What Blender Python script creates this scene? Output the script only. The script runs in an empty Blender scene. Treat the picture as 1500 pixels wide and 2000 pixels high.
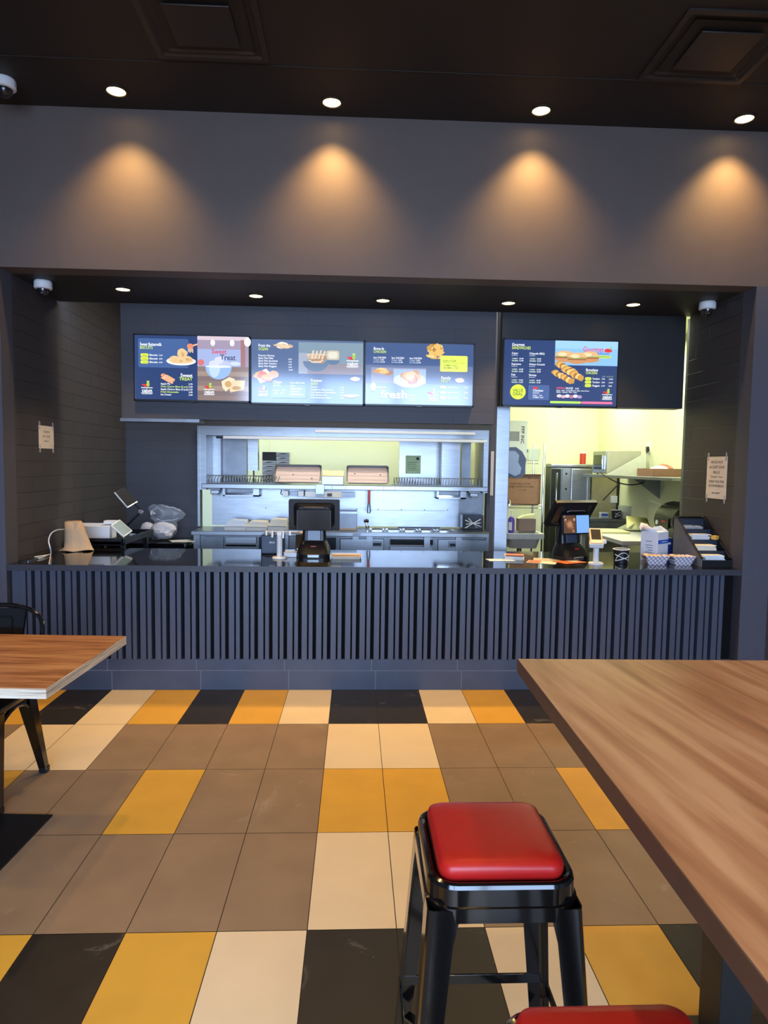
import bpy, bmesh, math, random
from mathutils import Vector, Matrix
random.seed(7)
S = bpy.context.scene
COL = S.collection
PI = math.pi

# ------------------------------------------------------------------ camera
CAM = Vector((0, 0, 1.587)); F = 1315.3
YAW, PITCH, ROLL = 0.0433249, -0.0704062, 0.0140056
def _basis():
    cy, sy, cp, sp, cr, sr = math.cos(YAW), math.sin(YAW), math.cos(PITCH), math.sin(PITCH), math.cos(ROLL), math.sin(ROLL)
    fw = Vector((sy*cp, cy*cp, sp)); r = Vector((cy, -sy, 0)); u = r.cross(fw)
    return cr*r + sr*u, -sr*r + cr*u, fw
RT, UP, FW = _basis()
cd = bpy.data.cameras.new('camera'); cam = bpy.data.objects.new('camera', cd); COL.objects.link(cam)
cd.sensor_fit = 'VERTICAL'; cd.sensor_height = 36; cd.sensor_width = 27; cd.lens = F/2000*36; cd.clip_start = .02
cam.matrix_world = Matrix(((RT.x, UP.x, -FW.x, CAM.x), (RT.y, UP.y, -FW.y, CAM.y), (RT.z, UP.z, -FW.z, CAM.z), (0, 0, 0, 1)))
S.camera = cam
def _ray(x, y): return RT*((x-750)/F) - UP*((y-1000)/F) + FW
def at(x, y, Y): d = _ray(x, y); return CAM + d*(Y/d.y)        # measured photo position at a known depth
def on(x, y, Z): d = _ray(x, y); return CAM + d*((Z-CAM.z)/d.z)

# ------------------------------------------------------------------ world, lights, exposure
W = bpy.data.worlds.new('sky'); S.world = W; W.use_nodes = True
W.node_tree.nodes['Background'].inputs[0].default_value = (.47, .66, 1.0, 1)
W.node_tree.nodes['Background'].inputs[1].default_value = 14.5
S.view_settings.view_transform = 'Standard'; S.view_settings.look = 'None'
S.view_settings.gamma = 1; S.view_settings.use_curve_mapping = False
S.view_settings.exposure = 0.35
cy = S.cycles
cy.use_denoising = True; cy.max_bounces = 8; cy.diffuse_bounces = 4; cy.glossy_bounces = 4
cy.transparent_max_bounces = 8; cy.transmission_bounces = 6; cy.caustics_reflective = False; cy.caustics_refractive = False
cy.sample_clamp_indirect = 4.0
WARM = (1.0, .60, .21)
def area(name, loc, rot, sx, sy, power, color, portal=False):
    l = bpy.data.lights.new(name, 'AREA'); l.shape = 'RECTANGLE'; l.size = sx; l.size_y = sy; l.energy = power; l.color = color
    if portal: l.cycles.is_portal = True
    o = bpy.data.objects.new(name, l); COL.objects.link(o); o.location = loc; o.rotation_euler = rot; return o
area('window_portal', (.05, -3.28, 1.75), (PI/2, 0, 0), 4.8, 3.4, 1, (1, 1, 1), True)
area('kitchen_light', (-.3, 8.0, 2.93), (0, 0, 0), 3.0, .5, 48, (.97, 1, .70))
area('kitchen_light', (2.75, 8.5, 2.93), (0, 0, 0), 1.0, .9, 38, (.97, 1, .70))
area('kitchen_light', (2.85, 6.5, 2.93), (0, 0, 0), .9, .7, 50, (.97, 1, .70))
area('servery_light', (-.2, 6.25, 3.28), (0, 0, 0), 2.3, .3, 48, (1, .95, .86))
area('pass_light', (-.1, 7.22, 1.82), (0, 0, 0), 2.6, .06, 1.6, (1, .93, .82))

# ------------------------------------------------------------------ helpers
def lin(c): return tuple((v/255/12.92 if v/255 <= .04045 else ((v/255+.055)/1.055)**2.4) for v in c)
MATS = {}
def mat(name, rgb, rough=.5, metal=0, var=.08, scale=12, bump=0, coat=0, spec=.5, trans=0, alpha=1, stretch=(1, 1, 1), emit=None, es=1.0, ior=1.45):
    if name in MATS: return MATS[name]
    m = bpy.data.materials.new(name); m.use_nodes = True; nt = m.node_tree; b = nt.nodes['Principled BSDF']
    c = lin(rgb)
    b.inputs['Base Color'].default_value = (*c, 1); b.inputs['Roughness'].default_value = rough; b.inputs['Metallic'].default_value = metal
    b.inputs['Specular IOR Level'].default_value = spec; b.inputs['Coat Weight'].default_value = coat; b.inputs['Coat Roughness'].default_value = .08
    b.inputs['Transmission Weight'].default_value = trans; b.inputs['Alpha'].default_value = alpha; b.inputs['IOR'].default_value = ior
    if var or bump:
        tc = nt.nodes.new('ShaderNodeTexCoord'); mp = nt.nodes.new('ShaderNodeMapping'); mp.inputs['Scale'].default_value = stretch
        nz = nt.nodes.new('ShaderNodeTexNoise'); nz.inputs['Scale'].default_value = scale; nz.inputs['Detail'].default_value = 4
        nt.links.new(tc.outputs['Object'], mp.inputs[0]); nt.links.new(mp.outputs[0], nz.inputs['Vector'])
        if var:
            r = nt.nodes.new('ShaderNodeMapRange'); r.inputs[1].default_value = .3; r.inputs[2].default_value = .7
            r.inputs[3].default_value = 1-var; r.inputs[4].default_value = 1+var
            mx = nt.nodes.new('ShaderNodeMix'); mx.data_type = 'RGBA'; mx.blend_type = 'MULTIPLY'; mx.inputs[0].default_value = 1
            mx.inputs[6].default_value = (*c, 1)
            nt.links.new(nz.outputs[0], r.inputs[0]); nt.links.new(r.outputs[0], mx.inputs[7]); nt.links.new(mx.outputs[2], b.inputs['Base Color'])
        if bump:
            bp = nt.nodes.new('ShaderNodeBump'); bp.inputs['Strength'].default_value = bump; bp.inputs['Distance'].default_value = .004
            nt.links.new(nz.outputs[0], bp.inputs['Height']); nt.links.new(bp.outputs[0], b.inputs['Normal'])
    if emit:
        b.inputs['Emission Color'].default_value = (*lin(emit), 1); b.inputs['Emission Strength'].default_value = es
    MATS[name] = m; return m
def brick(name, rgb, axis, bw=.40, bh=.1125, mo=.55, bs=.8):
    m = bpy.data.materials.new(name); m.use_nodes = True; nt = m.node_tree; b = nt.nodes['Principled BSDF']
    c = lin(rgb); b.inputs['Roughness'].default_value = .55
    tc = nt.nodes.new('ShaderNodeTexCoord'); sp = nt.nodes.new('ShaderNodeSeparateXYZ'); cb = nt.nodes.new('ShaderNodeCombineXYZ')
    nt.links.new(tc.outputs['Object'], sp.inputs[0]); nt.links.new(sp.outputs[axis], cb.inputs[0]); nt.links.new(sp.outputs[2], cb.inputs[1])
    bt = nt.nodes.new('ShaderNodeTexBrick'); bt.inputs['Scale'].default_value = 1; bt.inputs['Brick Width'].default_value = bw
    bt.inputs['Row Height'].default_value = bh; bt.inputs['Mortar Size'].default_value = .003; bt.inputs['Mortar Smooth'].default_value = .4
    bt.inputs['Color1'].default_value = (*c, 1); bt.inputs['Color2'].default_value = (*[v*1.15 for v in c], 1); bt.inputs['Mortar'].default_value = (*[v*mo for v in c], 1)
    nt.links.new(cb.outputs[0], bt.inputs['Vector']); nt.links.new(bt.outputs['Color'], b.inputs['Base Color'])
    bp = nt.nodes.new('ShaderNodeBump'); bp.inputs['Strength'].default_value = bs; bp.inputs['Distance'].default_value = .004; bp.invert = True
    nt.links.new(bt.outputs['Fac'], bp.inputs['Height']); nt.links.new(bp.outputs[0], b.inputs['Normal'])
    return m
def wood(name, base, dark, light, rot=0, rough=.35, sx=1.2, sy=16, sz=None):
    m = bpy.data.materials.new(name); m.use_nodes = True; nt = m.node_tree; b = nt.nodes['Principled BSDF']; b.inputs['Roughness'].default_value = rough
    tc = nt.nodes.new('ShaderNodeTexCoord'); mp = nt.nodes.new('ShaderNodeMapping'); mp.inputs['Scale'].default_value = (sx, sy, sz or sy); mp.inputs['Rotation'].default_value = (0, 0, rot)
    mp.vector_type = 'TEXTURE' if False else 'POINT'
    r0 = nt.nodes.new('ShaderNodeMapping'); r0.inputs['Rotation'].default_value = (0, 0, rot); mp.inputs['Rotation'].default_value = (0, 0, 0)
    nt.links.new(tc.outputs['Object'], r0.inputs[0]); nt.links.new(r0.outputs[0], mp.inputs[0])
    n1 = nt.nodes.new('ShaderNodeTexNoise'); n1.inputs['Scale'].default_value = 1.6; n1.inputs['Detail'].default_value = 7; n1.inputs['Distortion'].default_value = .8
    n2 = nt.nodes.new('ShaderNodeTexNoise'); n2.inputs['Scale'].default_value = 5; n2.inputs['Detail'].default_value = 6
    nt.links.new(mp.outputs[0], n1.inputs['Vector']); nt.links.new(mp.outputs[0], n2.inputs['Vector'])
    ad = nt.nodes.new('ShaderNodeMath'); ad.operation = 'MULTIPLY_ADD'; ad.inputs[1].default_value = .4; nt.links.new(n2.outputs[0], ad.inputs[0]); nt.links.new(n1.outputs[0], ad.inputs[2])
    cr = nt.nodes.new('ShaderNodeValToRGB'); e = cr.color_ramp.elements
    e[0].position = .5; e[0].color = (*lin(dark), 1); e[1].position = .86; e[1].color = (*lin(light), 1); x = e.new(.68); x.color = (*lin(base), 1)
    nt.links.new(ad.outputs[0], cr.inputs[0]); nt.links.new(cr.outputs[0], b.inputs['Base Color'])
    return m

class B:
    """collects shapes and links them as one mesh object"""
    def __init__(s): s.bm = bmesh.new(); s.mats = []; s.T = Matrix()
    def mi(s, m):
        if m not in s.mats: s.mats.append(m)
        return s.mats.index(m)
    def _fin(s, vs, m, T=None):
        M = s.T @ T if T is not None else s.T
        for v in vs: v.co = M @ v.co
        i = s.mi(m)
        for f in {f for v in vs for f in v.link_faces}: f.material_index = i
    def box(s, x0, x1, y0, y1, z0, z1, m, bev=0, T=None, seg=2):
        r = bmesh.ops.create_cube(s.bm, size=1); vs = r['verts']
        for v in vs: v.co = Vector((x0+(v.co.x+.5)*(x1-x0), y0+(v.co.y+.5)*(y1-y0), z0+(v.co.z+.5)*(z1-z0)))
        if bev:
            es = list({e for v in vs for e in v.link_edges})
            r = bmesh.ops.bevel(s.bm, geom=es, offset=bev, segments=seg, affect='EDGES', profile=.5)
            vs = list({v for f in r['faces'] for v in f.verts} | {v for v in vs if v.is_valid})
        s._fin(vs, m, T); return s
    def ring(s, pts):
        return [s.bm.verts.new(p) for p in pts]
    def loft(s, rings, m, cap=True, closed=False, T=None):
        R = [s.ring(r) for r in rings]; n = len(R[0])
        L = len(R)
        for a in range(L if closed else L-1):
            A, C = R[a], R[(a+1) % L]
            for k in range(n):
                try: s.bm.faces.new((A[k], A[(k+1) % n], C[(k+1) % n], C[k]))
                except ValueError: pass
        if cap and not closed:
            s.bm.faces.new(R[0][::-1]); s.bm.faces.new(R[-1])
        s._fin([v for r in R for v in r], m, T); return s
    def lathe(s, prof, c, m, seg=24, T=None, cap=True):
        return s.loft([[Vector((c[0]+max(r, .0003)*math.cos(2*PI*k/seg), c[1]+max(r, .0003)*math.sin(2*PI*k/seg), c[2]+z)) for k in range(seg)] for r, z in prof], m, cap, T=T)
    def cyl(s, c, r, h, m, axis='z', seg=20, T=None, r2=None):
        r2 = r if r2 is None else r2
        A = {'z': Matrix(), 'x': Matrix.Rotation(PI/2, 4, 'Y'), 'y': Matrix.Rotation(-PI/2, 4, 'X')}[axis]
        Q = Matrix.Translation(c) @ A
        return s.lathe([(r, 0), (r2, h)], (0, 0, 0), m, seg, T=(T @ Q if T is not None else Q))
    def tube(s, pts, r, m, seg=8, closed=False, T=None, flat=1.0):
        pts = [Vector(p) for p in pts]; n = len(pts); rings = []
        prev = None
        for i, p in enumerate(pts):
            a = pts[i-1] if (i > 0 or closed) else p; c = pts[(i+1) % n] if (i < n-1 or closed) else p
            t = (c-a).normalized() if (c-a).length > 1e-9 else Vector((0, 0, 1))
            if prev is None:
                ref = Vector((0, 0, 1)) if abs(t.z) < .9 else Vector((1, 0, 0)); nn = (ref - t*ref.dot(t)).normalized()
            else:
                nn = prev - t*prev.dot(t); nn.normalize()
            prev = nn; bb = t.cross(nn)
            rings.append([p + nn*(r*math.cos(2*PI*k/seg)) + bb*(r*flat*math.sin(2*PI*k/seg)) for k in range(seg)])
        return s.loft(rings, m, True, closed, T)
    def prism(s, poly, axis, a0, a1, m, T=None):
        def mk(p, a): return {'x': (a, p[0], p[1]), 'y': (p[0], a, p[1]), 'z': (p[0], p[1], a)}[axis]
        A = s.ring([Vector(mk(p, a0)) for p in poly]); C = s.ring([Vector(mk(p, a1)) for p in poly]); n = len(poly)
        for k in range(n): s.bm.faces.new((A[k], A[(k+1) % n], C[(k+1) % n], C[k]))
        s.bm.faces.new(A[::-1]); s.bm.faces.new(C); s._fin(A+C, m, T); return s
    def face(s, pts, m, T=None):
        A = s.ring([Vector(p) for p in pts]); s.bm.faces.new(A); s._fin(A, m, T); return s
    def text(s, body, size, m, T, width=None, align='LEFT', bold=0.0, ext=0.0):
        me = text_mesh(body, align, bold); 
        xs = [v.co.x for v in me.vertices] or [0]
        k = size; kx = size if width is None else width/max(1e-6, max(xs)-min(xs))
        n0 = len(s.bm.verts); s.bm.from_mesh(me); s.bm.verts.ensure_lookup_table(); vs = s.bm.verts[n0:]
        s._fin(vs, m, T @ Matrix.Diagonal((kx, k, 1, 1))); return s
    def build(s, name, parent=None, smooth=.36, recalc=True):
        if recalc: bmesh.ops.recalc_face_normals(s.bm, faces=s.bm.faces)
        me = bpy.data.meshes.new(name); s.bm.to_mesh(me); s.bm.free()
        for m in s.mats: me.materials.append(m)
        if smooth: me.shade_smooth(); me.set_sharp_from_angle(angle=smooth)
        o = bpy.data.objects.new(name, me); COL.objects.link(o)
        if parent: o.parent = parent
        return o
_TX = {}
def text_mesh(body, align='LEFT', bold=0.0):
    k = (body, align, bold)
    if k not in _TX:
        c = bpy.data.curves.new('writing', 'FONT'); c.body = body; c.align_x = align; c.offset = bold; c.resolution_u = 2
        o = bpy.data.objects.new('writing', c); me = o.to_mesh(); _TX[k] = me.copy(); o.to_mesh_clear(); bpy.data.objects.remove(o); bpy.data.curves.remove(c)
    return _TX[k]
def tag(o, label, cat, group=None, kind=None):
    if label: o['label'] = label
    if cat: o['category'] = cat
    if group: o['group'] = group
    if kind: o['kind'] = kind
    return o
def thing(name, label, cat, loc=(0, 0, 0), rotz=0, group=None):
    o = bpy.data.objects.new(name, None); COL.objects.link(o); o.location = loc; o.rotation_euler = (0, 0, rotz); o.empty_display_size = .1
    return tag(o, label, cat, group)
def struct(o): o['kind'] = 'structure'; return o
def dup(root, loc, rotz=None, label=None, group=None):
    r = root.copy(); COL.objects.link(r); r.location = loc
    if rotz is not None: r.rotation_euler = (0, 0, rotz)
    if label: r['label'] = label
    if group: r['group'] = group
    for ch in list(root.children):
        c = ch.copy(); COL.objects.link(c); c.parent = r
        for g in list(ch.children):
            d = g.copy(); COL.objects.link(d); d.parent = c
    return r
def rrect(w, d, r, z, n=5, cx=0, cy=0):
    pts = []; n = n if n <= 2 else max(n, 5)
    for sx, sy, a0 in ((1, 1, 0), (-1, 1, PI/2), (-1, -1, PI), (1, -1, 1.5*PI)):
        for k in range(n+1):
            a = a0 + k*PI/2/n
            pts.append(Vector((cx+sx*(w/2-r)+r*math.cos(a), cy+sy*(d/2-r)+r*math.sin(a), z)))
    return pts

# ------------------------------------------------------------------ materials
paint = mat('charcoal_paint', (76, 75, 84), .6, var=.05, scale=40, bump=.05)
paint_head = mat('charcoal_paint_lit_warm', (94, 82, 77), .6, var=.04, scale=6)  # header's lamp and bounce light put into a lighter, warmer colour
ceil_m = mat('black_ceiling_paint', (38, 32, 28), .6, var=.08, scale=3)
soff_m = mat('soffit_paint', (44, 39, 36), .6, var=.06, scale=3)
brickX = brick('painted_block_wall', (60, 54, 54), 1)
brickY = brick('painted_block_fascia', (56, 55, 61), 0, .80, .1125, .86, .18)
black_stone = mat('black_quartz', (16, 16, 18), .06, var=.2, scale=60, spec=.6)
slat_m = mat('charcoal_slat', (72, 77, 91), .38, var=.07, scale=25, stretch=(1, 1, .1))
dark_gap = mat('black_backing', (7, 7, 8), .8, spec=.2)
basetile = mat('charcoal_tile', (70, 76, 90), .4, var=.1, scale=8)
grout = mat('light_grout', (120, 124, 132), .8)
steel = mat('brushed_steel', (164, 166, 170), .36, metal=1, var=.07, scale=6, stretch=(1, 1, 8))
steel_d = mat('dull_steel', (132, 134, 138), .42, metal=1, var=.1, scale=9)
chrome = mat('chrome', (215, 215, 218), .1, metal=1, var=0)
kwall = mat('kitchen_panel', (216, 219, 186), .45, var=.02, scale=2)
white_p = mat('white_plastic', (225, 225, 225), .35, var=.02)
black_p = mat('black_plastic', (20, 20, 22), .35, var=.1)
black_g = mat('black_gloss_metal', (10, 10, 11), .16, var=.05, coat=.5)
black_m = mat('black_matt_metal', (20, 19, 19), .45, var=.1)
red_v = mat('red_vinyl', (176, 26, 22), .38, var=.05, scale=30, bump=.03)
paper = mat('white_paper', (232, 222, 208), .8, var=.03)
card = mat('brown_cardboard', (150, 112, 86), .85, var=.06)
kraft = mat('kraft_paper', (196, 164, 128), .85, var=.08, scale=8)
cream = mat('cream_paper', (236, 226, 206), .75, var=.04)
glass = mat('clear_plastic', (240, 245, 250), .08, var=0, trans=.9, ior=1.15)
ink = mat('dark_ink', (60, 60, 70), .8, var=0)
orange = mat('orange_print', (205, 110, 62), .6, var=.12, scale=50)
blue_p = mat('blue_print', (40, 92, 190), .5, var=.05)

# ------------------------------------------------------------------ room shell
XL, XR = -2.34, 2.735            # sides of the serving opening
YH = 4.60                        # face of the header wall
ZC, ZS = 3.86, 2.84              # dining ceiling, soffit
YF = 5.55                        # menu fascia face
YB = 7.10                        # back wall of the servery
TW, TD, X0, Y0 = .305, .61, .1581, 4.638
T_TAUPE = mat('tile_taupe', (142, 121, 97), .42, var=.09, scale=5)
T_YEL = mat('tile_ochre', (214, 166, 62), .42, var=.06, scale=5)
T_CRM = mat('tile_cream', (226, 208, 174), .42, var=.03, scale=5)
T_BLK = mat('tile_black', (38, 36, 34), .4, var=.14, scale=9)
def scuff(m):
    nt = m.node_tree; b = nt.nodes['Principled BSDF']; src = b.inputs['Base Color'].links[0].from_socket
    tc = nt.nodes.new('ShaderNodeTexCoord'); v = nt.nodes.new('ShaderNodeTexVoronoi'); v.inputs['Scale'].default_value = 26; v.feature = 'F1'
    n = nt.nodes.new('ShaderNodeTexNoise'); n.inputs['Scale'].default_value = 3.1; n.inputs['Detail'].default_value = 9; n.inputs['Roughness'].default_value = .75; n.inputs['Distortion'].default_value = 1.5
    nt.links.new(tc.outputs['Object'], v.inputs['Vector']); nt.links.new(tc.outputs['Object'], n.inputs['Vector'])
    a = nt.nodes.new('ShaderNodeMapRange'); a.inputs[1].default_value = .03; a.inputs[2].default_value = .06; a.inputs[3].default_value = .55; a.inputs[4].default_value = 0
    c = nt.nodes.new('ShaderNodeMapRange'); c.inputs[1].default_value = .59; c.inputs[2].default_value = .74; c.inputs[3].default_value = 0; c.inputs[4].default_value = .35
    w = nt.nodes.new('ShaderNodeSeparateColor'); nt.links.new(v.outputs['Color'], w.inputs[0])
    g = nt.nodes.new('ShaderNodeMath'); g.operation = 'GREATER_THAN'; g.inputs[1].default_value = .9; nt.links.new(w.outputs[0], g.inputs[0])
    mu = nt.nodes.new('ShaderNodeMath'); mu.operation = 'MULTIPLY'
    nt.links.new(v.outputs['Distance'], a.inputs[0]); nt.links.new(a.outputs[0], mu.inputs[0]); nt.links.new(g.outputs[0], mu.inputs[1])
    nt.links.new(n.outputs[0], c.inputs[0]); s = nt.nodes.new('ShaderNodeMath'); s.operation = 'MAXIMUM'
    nt.links.new(mu.outputs[0], s.inputs[0]); nt.links.new(c.outputs[0], s.inputs[1])
    mx = nt.nodes.new('ShaderNodeMix'); mx.data_type = 'RGBA'; mx.inputs[7].default_value = (.55, .5, .44, 1)
    nt.links.new(s.outputs[0], mx.inputs[0]); nt.links.new(src, mx.inputs[6]); nt.links.new(mx.outputs[2], b.inputs['Base Color'])
for m_ in (T_TAUPE, T_BLK): scuff(m_)
tc_ = {'T': T_TAUPE, 'Y': T_YEL, 'C': T_CRM, 'B': T_BLK}
ROWS = {0: (-13, 'TYCTBYBCYBYCBBCYBCYTBYCB'), 1: (-13, 'TTTTTCCCTTTTCCTTTTTTTTTT'), 2: (-13, 'TTTTTYYTTYTTYYTTYTTYTTTT'), 3: (-13, 'TTTTTTCTTTTTCCTTTTTTTTTT')}
fb = B(); gr = mat('dark_grout', (52, 44, 36), .9)
fb.box(-5, 5, -3.4, 9.6, -.1, -.002, gr)
ROWS[1] = (-13, 'TTTTTTCCTTTTCCTTTTTTTTTT'); ROWS[2] = (-13, 'TTTTTTYTTYTTYYTTYTTTTTTT')
for j in range(0, 13):
    i0, s_ = ROWS[j % 4]
    for k, ch in enumerate(s_):
        i = i0+k
        x0 = X0+i*TW; y1 = Y0-j*TD
        if x0 < XL-1.7 or x0 > 2.6+.4: continue
        g = .0016
        y1b = y1+.03 if j == 0 else y1-g
        fb.face([(x0+g, y1-TD+g, 0), (x0+TW-g, y1-TD+g, 0), (x0+TW-g, y1b, 0), (x0+g, y1b, 0)], tc_[ch])
fb.box(-5, 5, 4.67, 9.6, -.05, 0, mat('kitchen_quarry_tile', (104, 92, 82), .5))
struct(fb.build('floor', recalc=False, smooth=0))

b = B(); b.box(-4.1, 3.05, -3.4, YH+.02, ZC, ZC+.1, ceil_m); struct(b.build('ceiling'))
for yy, nm in ((4.06, 'trim_1'), (2.84, 'trim_2')):
    b = B(); b.box(-4.0, 2.92, yy-.004, yy+.004, ZC-.004, ZC, ceil_m); struct(b.build(nm))
b = B(); b.box(-4.1, 3.05, YH, YH+.16, ZS, ZC+.1, paint_head); struct(b.build('wall_header'))
b = B(); b.box(XL-.02, XR+.02, YH+.16, YF, ZS, ZS+.1, soff_m); struct(b.build('ceiling_soffit'))
b = B(); b.box(-4.1, XL, YH, YH+.16, 0, ZS, paint); struct(b.build('wall_front_left'))
b = B(); b.box(XR, 3.05, YH, YH+.16, 0, ZS, paint); struct(b.build('wall_front_right'))
b = B(); b.box(2.93, 3.05, -3.4, YH, 0, ZC, paint); struct(b.build('wall_right'))
b = B(); b.box(-4.1, -4.0, -3.4, YH, 0, ZC, paint); struct(b.build('wall_left'))
b = B(); b.box(XL-.12, XL, YH+.16, 5.46, 0, ZS, brickX); struct(b.build('wall_niche_left'))
b = B(); b.box(XL-.16, XL-.035, 5.46, YB, 0, 3.3, brickX); struct(b.build('wall_servery_left'))
b = B(); b.box(XR, XR+.14, YH+.16, 5.52, 0, ZS, brickX); struct(b.build('wall_niche_right'))
b = B(); b.box(XR+.002, XR+.03, 5.52, 5.56, 0, ZS-.02, steel_d); struct(b.build('trim_3'))
b = B(); b.box(XR+.14, XR+.2, 5.50, 5.75, 0, 3.3, paint); struct(b.build('wall_servery_right'))
# menu fascia: left part over the servery, right part over the kitchen opening
fl = at(238, 822, YF); fx0 = fl.x; PX0, PX1 = 1.137, 1.275
b = B(); b.box(fx0, PX0, YF, YF+.14, 1.93, 3.3, brickY); struct(b.build('wall_fascia_left'))
b = B(); b.box(at(981, 640, YF).x, XR-.018, YF, YF+.14, 2.085, 3.3, mat('black_fascia_paint', (34, 33, 33), .45, var=.06)); struct(b.build('wall_fascia_right'))
b = B(); b.box(fx0-.01, at(390, 826, YF).x, YF-.012, YF+.16, 1.905, 1.93, steel_d); struct(b.build('trim_4'))
# steel column between the two openings
cX0, cX1 = at(968.5, 900, YF+.145).x, at(994, 900, YF+.145).x
b = B(); b.box(cX0, cX1, YF+.145, YF+.3, 0, 3.25, steel, .003); b.box(cX0-.012, cX0, YF+.148, YF+.3, 0, 3.25, paint); struct(b.build('trim_5'))
b = B(); b.box(XL-.16, XR+.3, YF, 7.3, 3.3, 3.4, ceil_m); struct(b.build('ceiling_servery'))
# back wall of the servery around the pass
UX0, UX1, UZ0, UZ1 = -1.62, 1.40, 1.30, 1.96
b = B(); b.box(XL-.16, UX0, YB, YB+.12, 0, 3.3, brickY); b.box(UX0, 1.62, YB, YB+.12, UZ1+.0, 3.3, brickY)
b.box(UX1, 1.62, YB, YB+.12, 0, UZ1, paint); struct(b.build('wall_back'))
# kitchen shell
KX, KY = 3.45, 9.5
b = B(); b.box(1.62, KX+.1, 7.05, 7.3, 3.0, 3.4, kwall); b.box(-3.1, KX+.1, 7.22, KY+.1, 3.0, 3.1, kwall); b.box(XR+.14, KX+.1, 5.6, 7.3, 3.0, 3.1, kwall); b.box(1.3, XR+.3, YF+.14, 7.1, 3.0, 3.1, kwall); struct(b.build('ceiling_kitchen'))
def panel_wall(name, x0, x1, y0, y1, joints, axis):
    b = B(); b.box(x0, x1, y0, y1, 0, 3.0, kwall)
    for j in joints:
        if axis == 'x': b.box(j-.012, j+.012, y0-.004, y0, 0, 3.0, kwall)
        else: b.box(x0-.004, x0, j-.012, j+.012, 0, 3.0, kwall)
    struct(b.build(name))
panel_wall('wall_kitchen_back', 2.45, KX, KY, KY+.1, [2.9], 'x')
panel_wall('wall_kitchen_inner', -3.1, 2.45, 8.6, 8.72, [-1.1, -.28, .94, 1.85], 'x')
panel_wall('wall_kitchen_right', KX, KX+.1, 5.6, KY+.1, [6.55, 7.77, 8.99], 'y')
b = B(); b.box(2.33, 2.45, 8.72, KY+.1, 0, 3, kwall); struct(b.build('wall_kitchen_return'))
b = B(); b.box(-3.2, -3.1, 7.2, 8.72, 0, 3, kwall); struct(b.build('wall_kitchen_left'))
b = B(); b.box(XR+.14, KX, 5.56, 5.62, 0, 3, kwall); struct(b.build('wall_kitchen_front'))
# street window wall behind the diners
wf = mat('dark_window_frame', (30, 30, 32), .4)
b = B(); b.box(-4.1, -2.4, -3.4, -3.2, 0, ZC, paint); b.box(2.5, 3.05, -3.4, -3.2, 0, ZC, paint); b.box(-2.4, 2.5, -3.4, -3.2, 3.45, ZC, paint); b.box(-2.4, 2.5, -3.4, -3.2, 0, .08, paint); struct(b.build('wall_street'))
for n_, (a0, a1) in enumerate(((-2.4, -.78), (-.78, .86), (.86, 2.5))):
    b = B()
    b.box(a0, a0+.06, -3.36, -3.28, .08, 3.45, wf); b.box(a1-.06, a1, -3.36, -3.28, .08, 3.45, wf); b.box(a0+.06, a1-.06, -3.36, -3.28, .08, .16, wf); b.box(a0+.06, a1-.06, -3.36, -3.28, 3.37, 3.45, wf); b.box(a0+.06, a1-.06, -3.36, -3.28, 2.55, 2.61, wf)
    struct(b.build('window_%d' % (n_+1)))
b = B(); b.box(-9, 9, -14, -3.42, -.12, -.02, mat('pavement', (170, 168, 162), .8)); struct(b.build('floor_pavement'))
# wall base tiles
b = B(); b.box(-4.0, XL-.0, YH-.012, YH, 0, .14, basetile); struct(b.build('baseboard_left'))
b = B(); b.box(XR+.0, 2.93, YH-.012, YH, 0, .14, basetile); struct(b.build('baseboard_right'))

# ------------------------------------------------------------------ recessed downlights
trim_w = mat('downlight_trim', (40, 36, 32), .5)
lens_m = mat('downlight_lens', (255, 240, 200), .5, var=0, emit=(255, 214, 140), es=14)
def make_downlight(name, label, group, loc, power, size, blend, r=.055):
    t = thing(name, label, 'downlight', loc, group=group)
    B().lathe([(r+.016, 0), (r+.016, -.006), (r, -.009), (r-.003, -.004), (r-.004, 0)], (0, 0, 0), trim_w, 28).build('trim_ring', t)
    B().lathe([(r-.005, -.001), (r-.005, -.005), (.001, -.006)], (0, 0, 0), lens_m, 28).build('lens', t)
    l = bpy.data.lights.new('lamp', 'SPOT'); l.energy = power; l.color = WARM; l.spot_size = math.radians(size); l.spot_blend = blend; l.shadow_soft_size = .045
    o = bpy.data.objects.new('lamp', l); COL.objects.link(o); o.parent = t; o.location = (0, 0, -.03)
    return t
order = ['first', 'second', 'third', 'fourth', 'fifth']
for k, (x, y) in enumerate(((240, 564), (500, 577), (748, 586), (993, 591), (1237, 594))):
    p = on(x, y, ZS); make_downlight('soffit_downlight', ['round warm downlight in soffit nearest the left corner camera', 'round warm downlight in soffit, second from the left wall', 'middle warm downlight in soffit, above the third menu screen', 'round warm downlight in soffit above the steel column', 'round warm downlight in soffit nearest the right corner camera'][k], 'downlights in the soffit', (p.x, p.y+.0, ZS), 62, 84, .9, .052)
for k, (x, y) in enumerate(((227, 177), (648, 199), (1057, 215), (1454, 231))):
    p = on(x, y, ZC); make_downlight('ceiling_downlight', ['high ceiling downlight nearest the upper dome camera', 'high ceiling downlight, second from the upper dome camera', 'high ceiling downlight, third from the upper dome camera', 'high ceiling downlight at the right edge of the photo'][k], 'downlights in the high ceiling', (p.x, p.y, ZC), 92, 100, 1.0, .058)

# unseen downlights added further back over the dining tables to light the floor
for yy in (2.6, .8, -1.0):
    for xx in (-2.6, -1.0, .6, 2.2):
        make_downlight('added_downlight', 'added unseen downlight over the dining floor, behind the row by the header', 'added downlights over the dining floor', (xx, yy, ZC), 30, 110, .6, .058)

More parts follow.
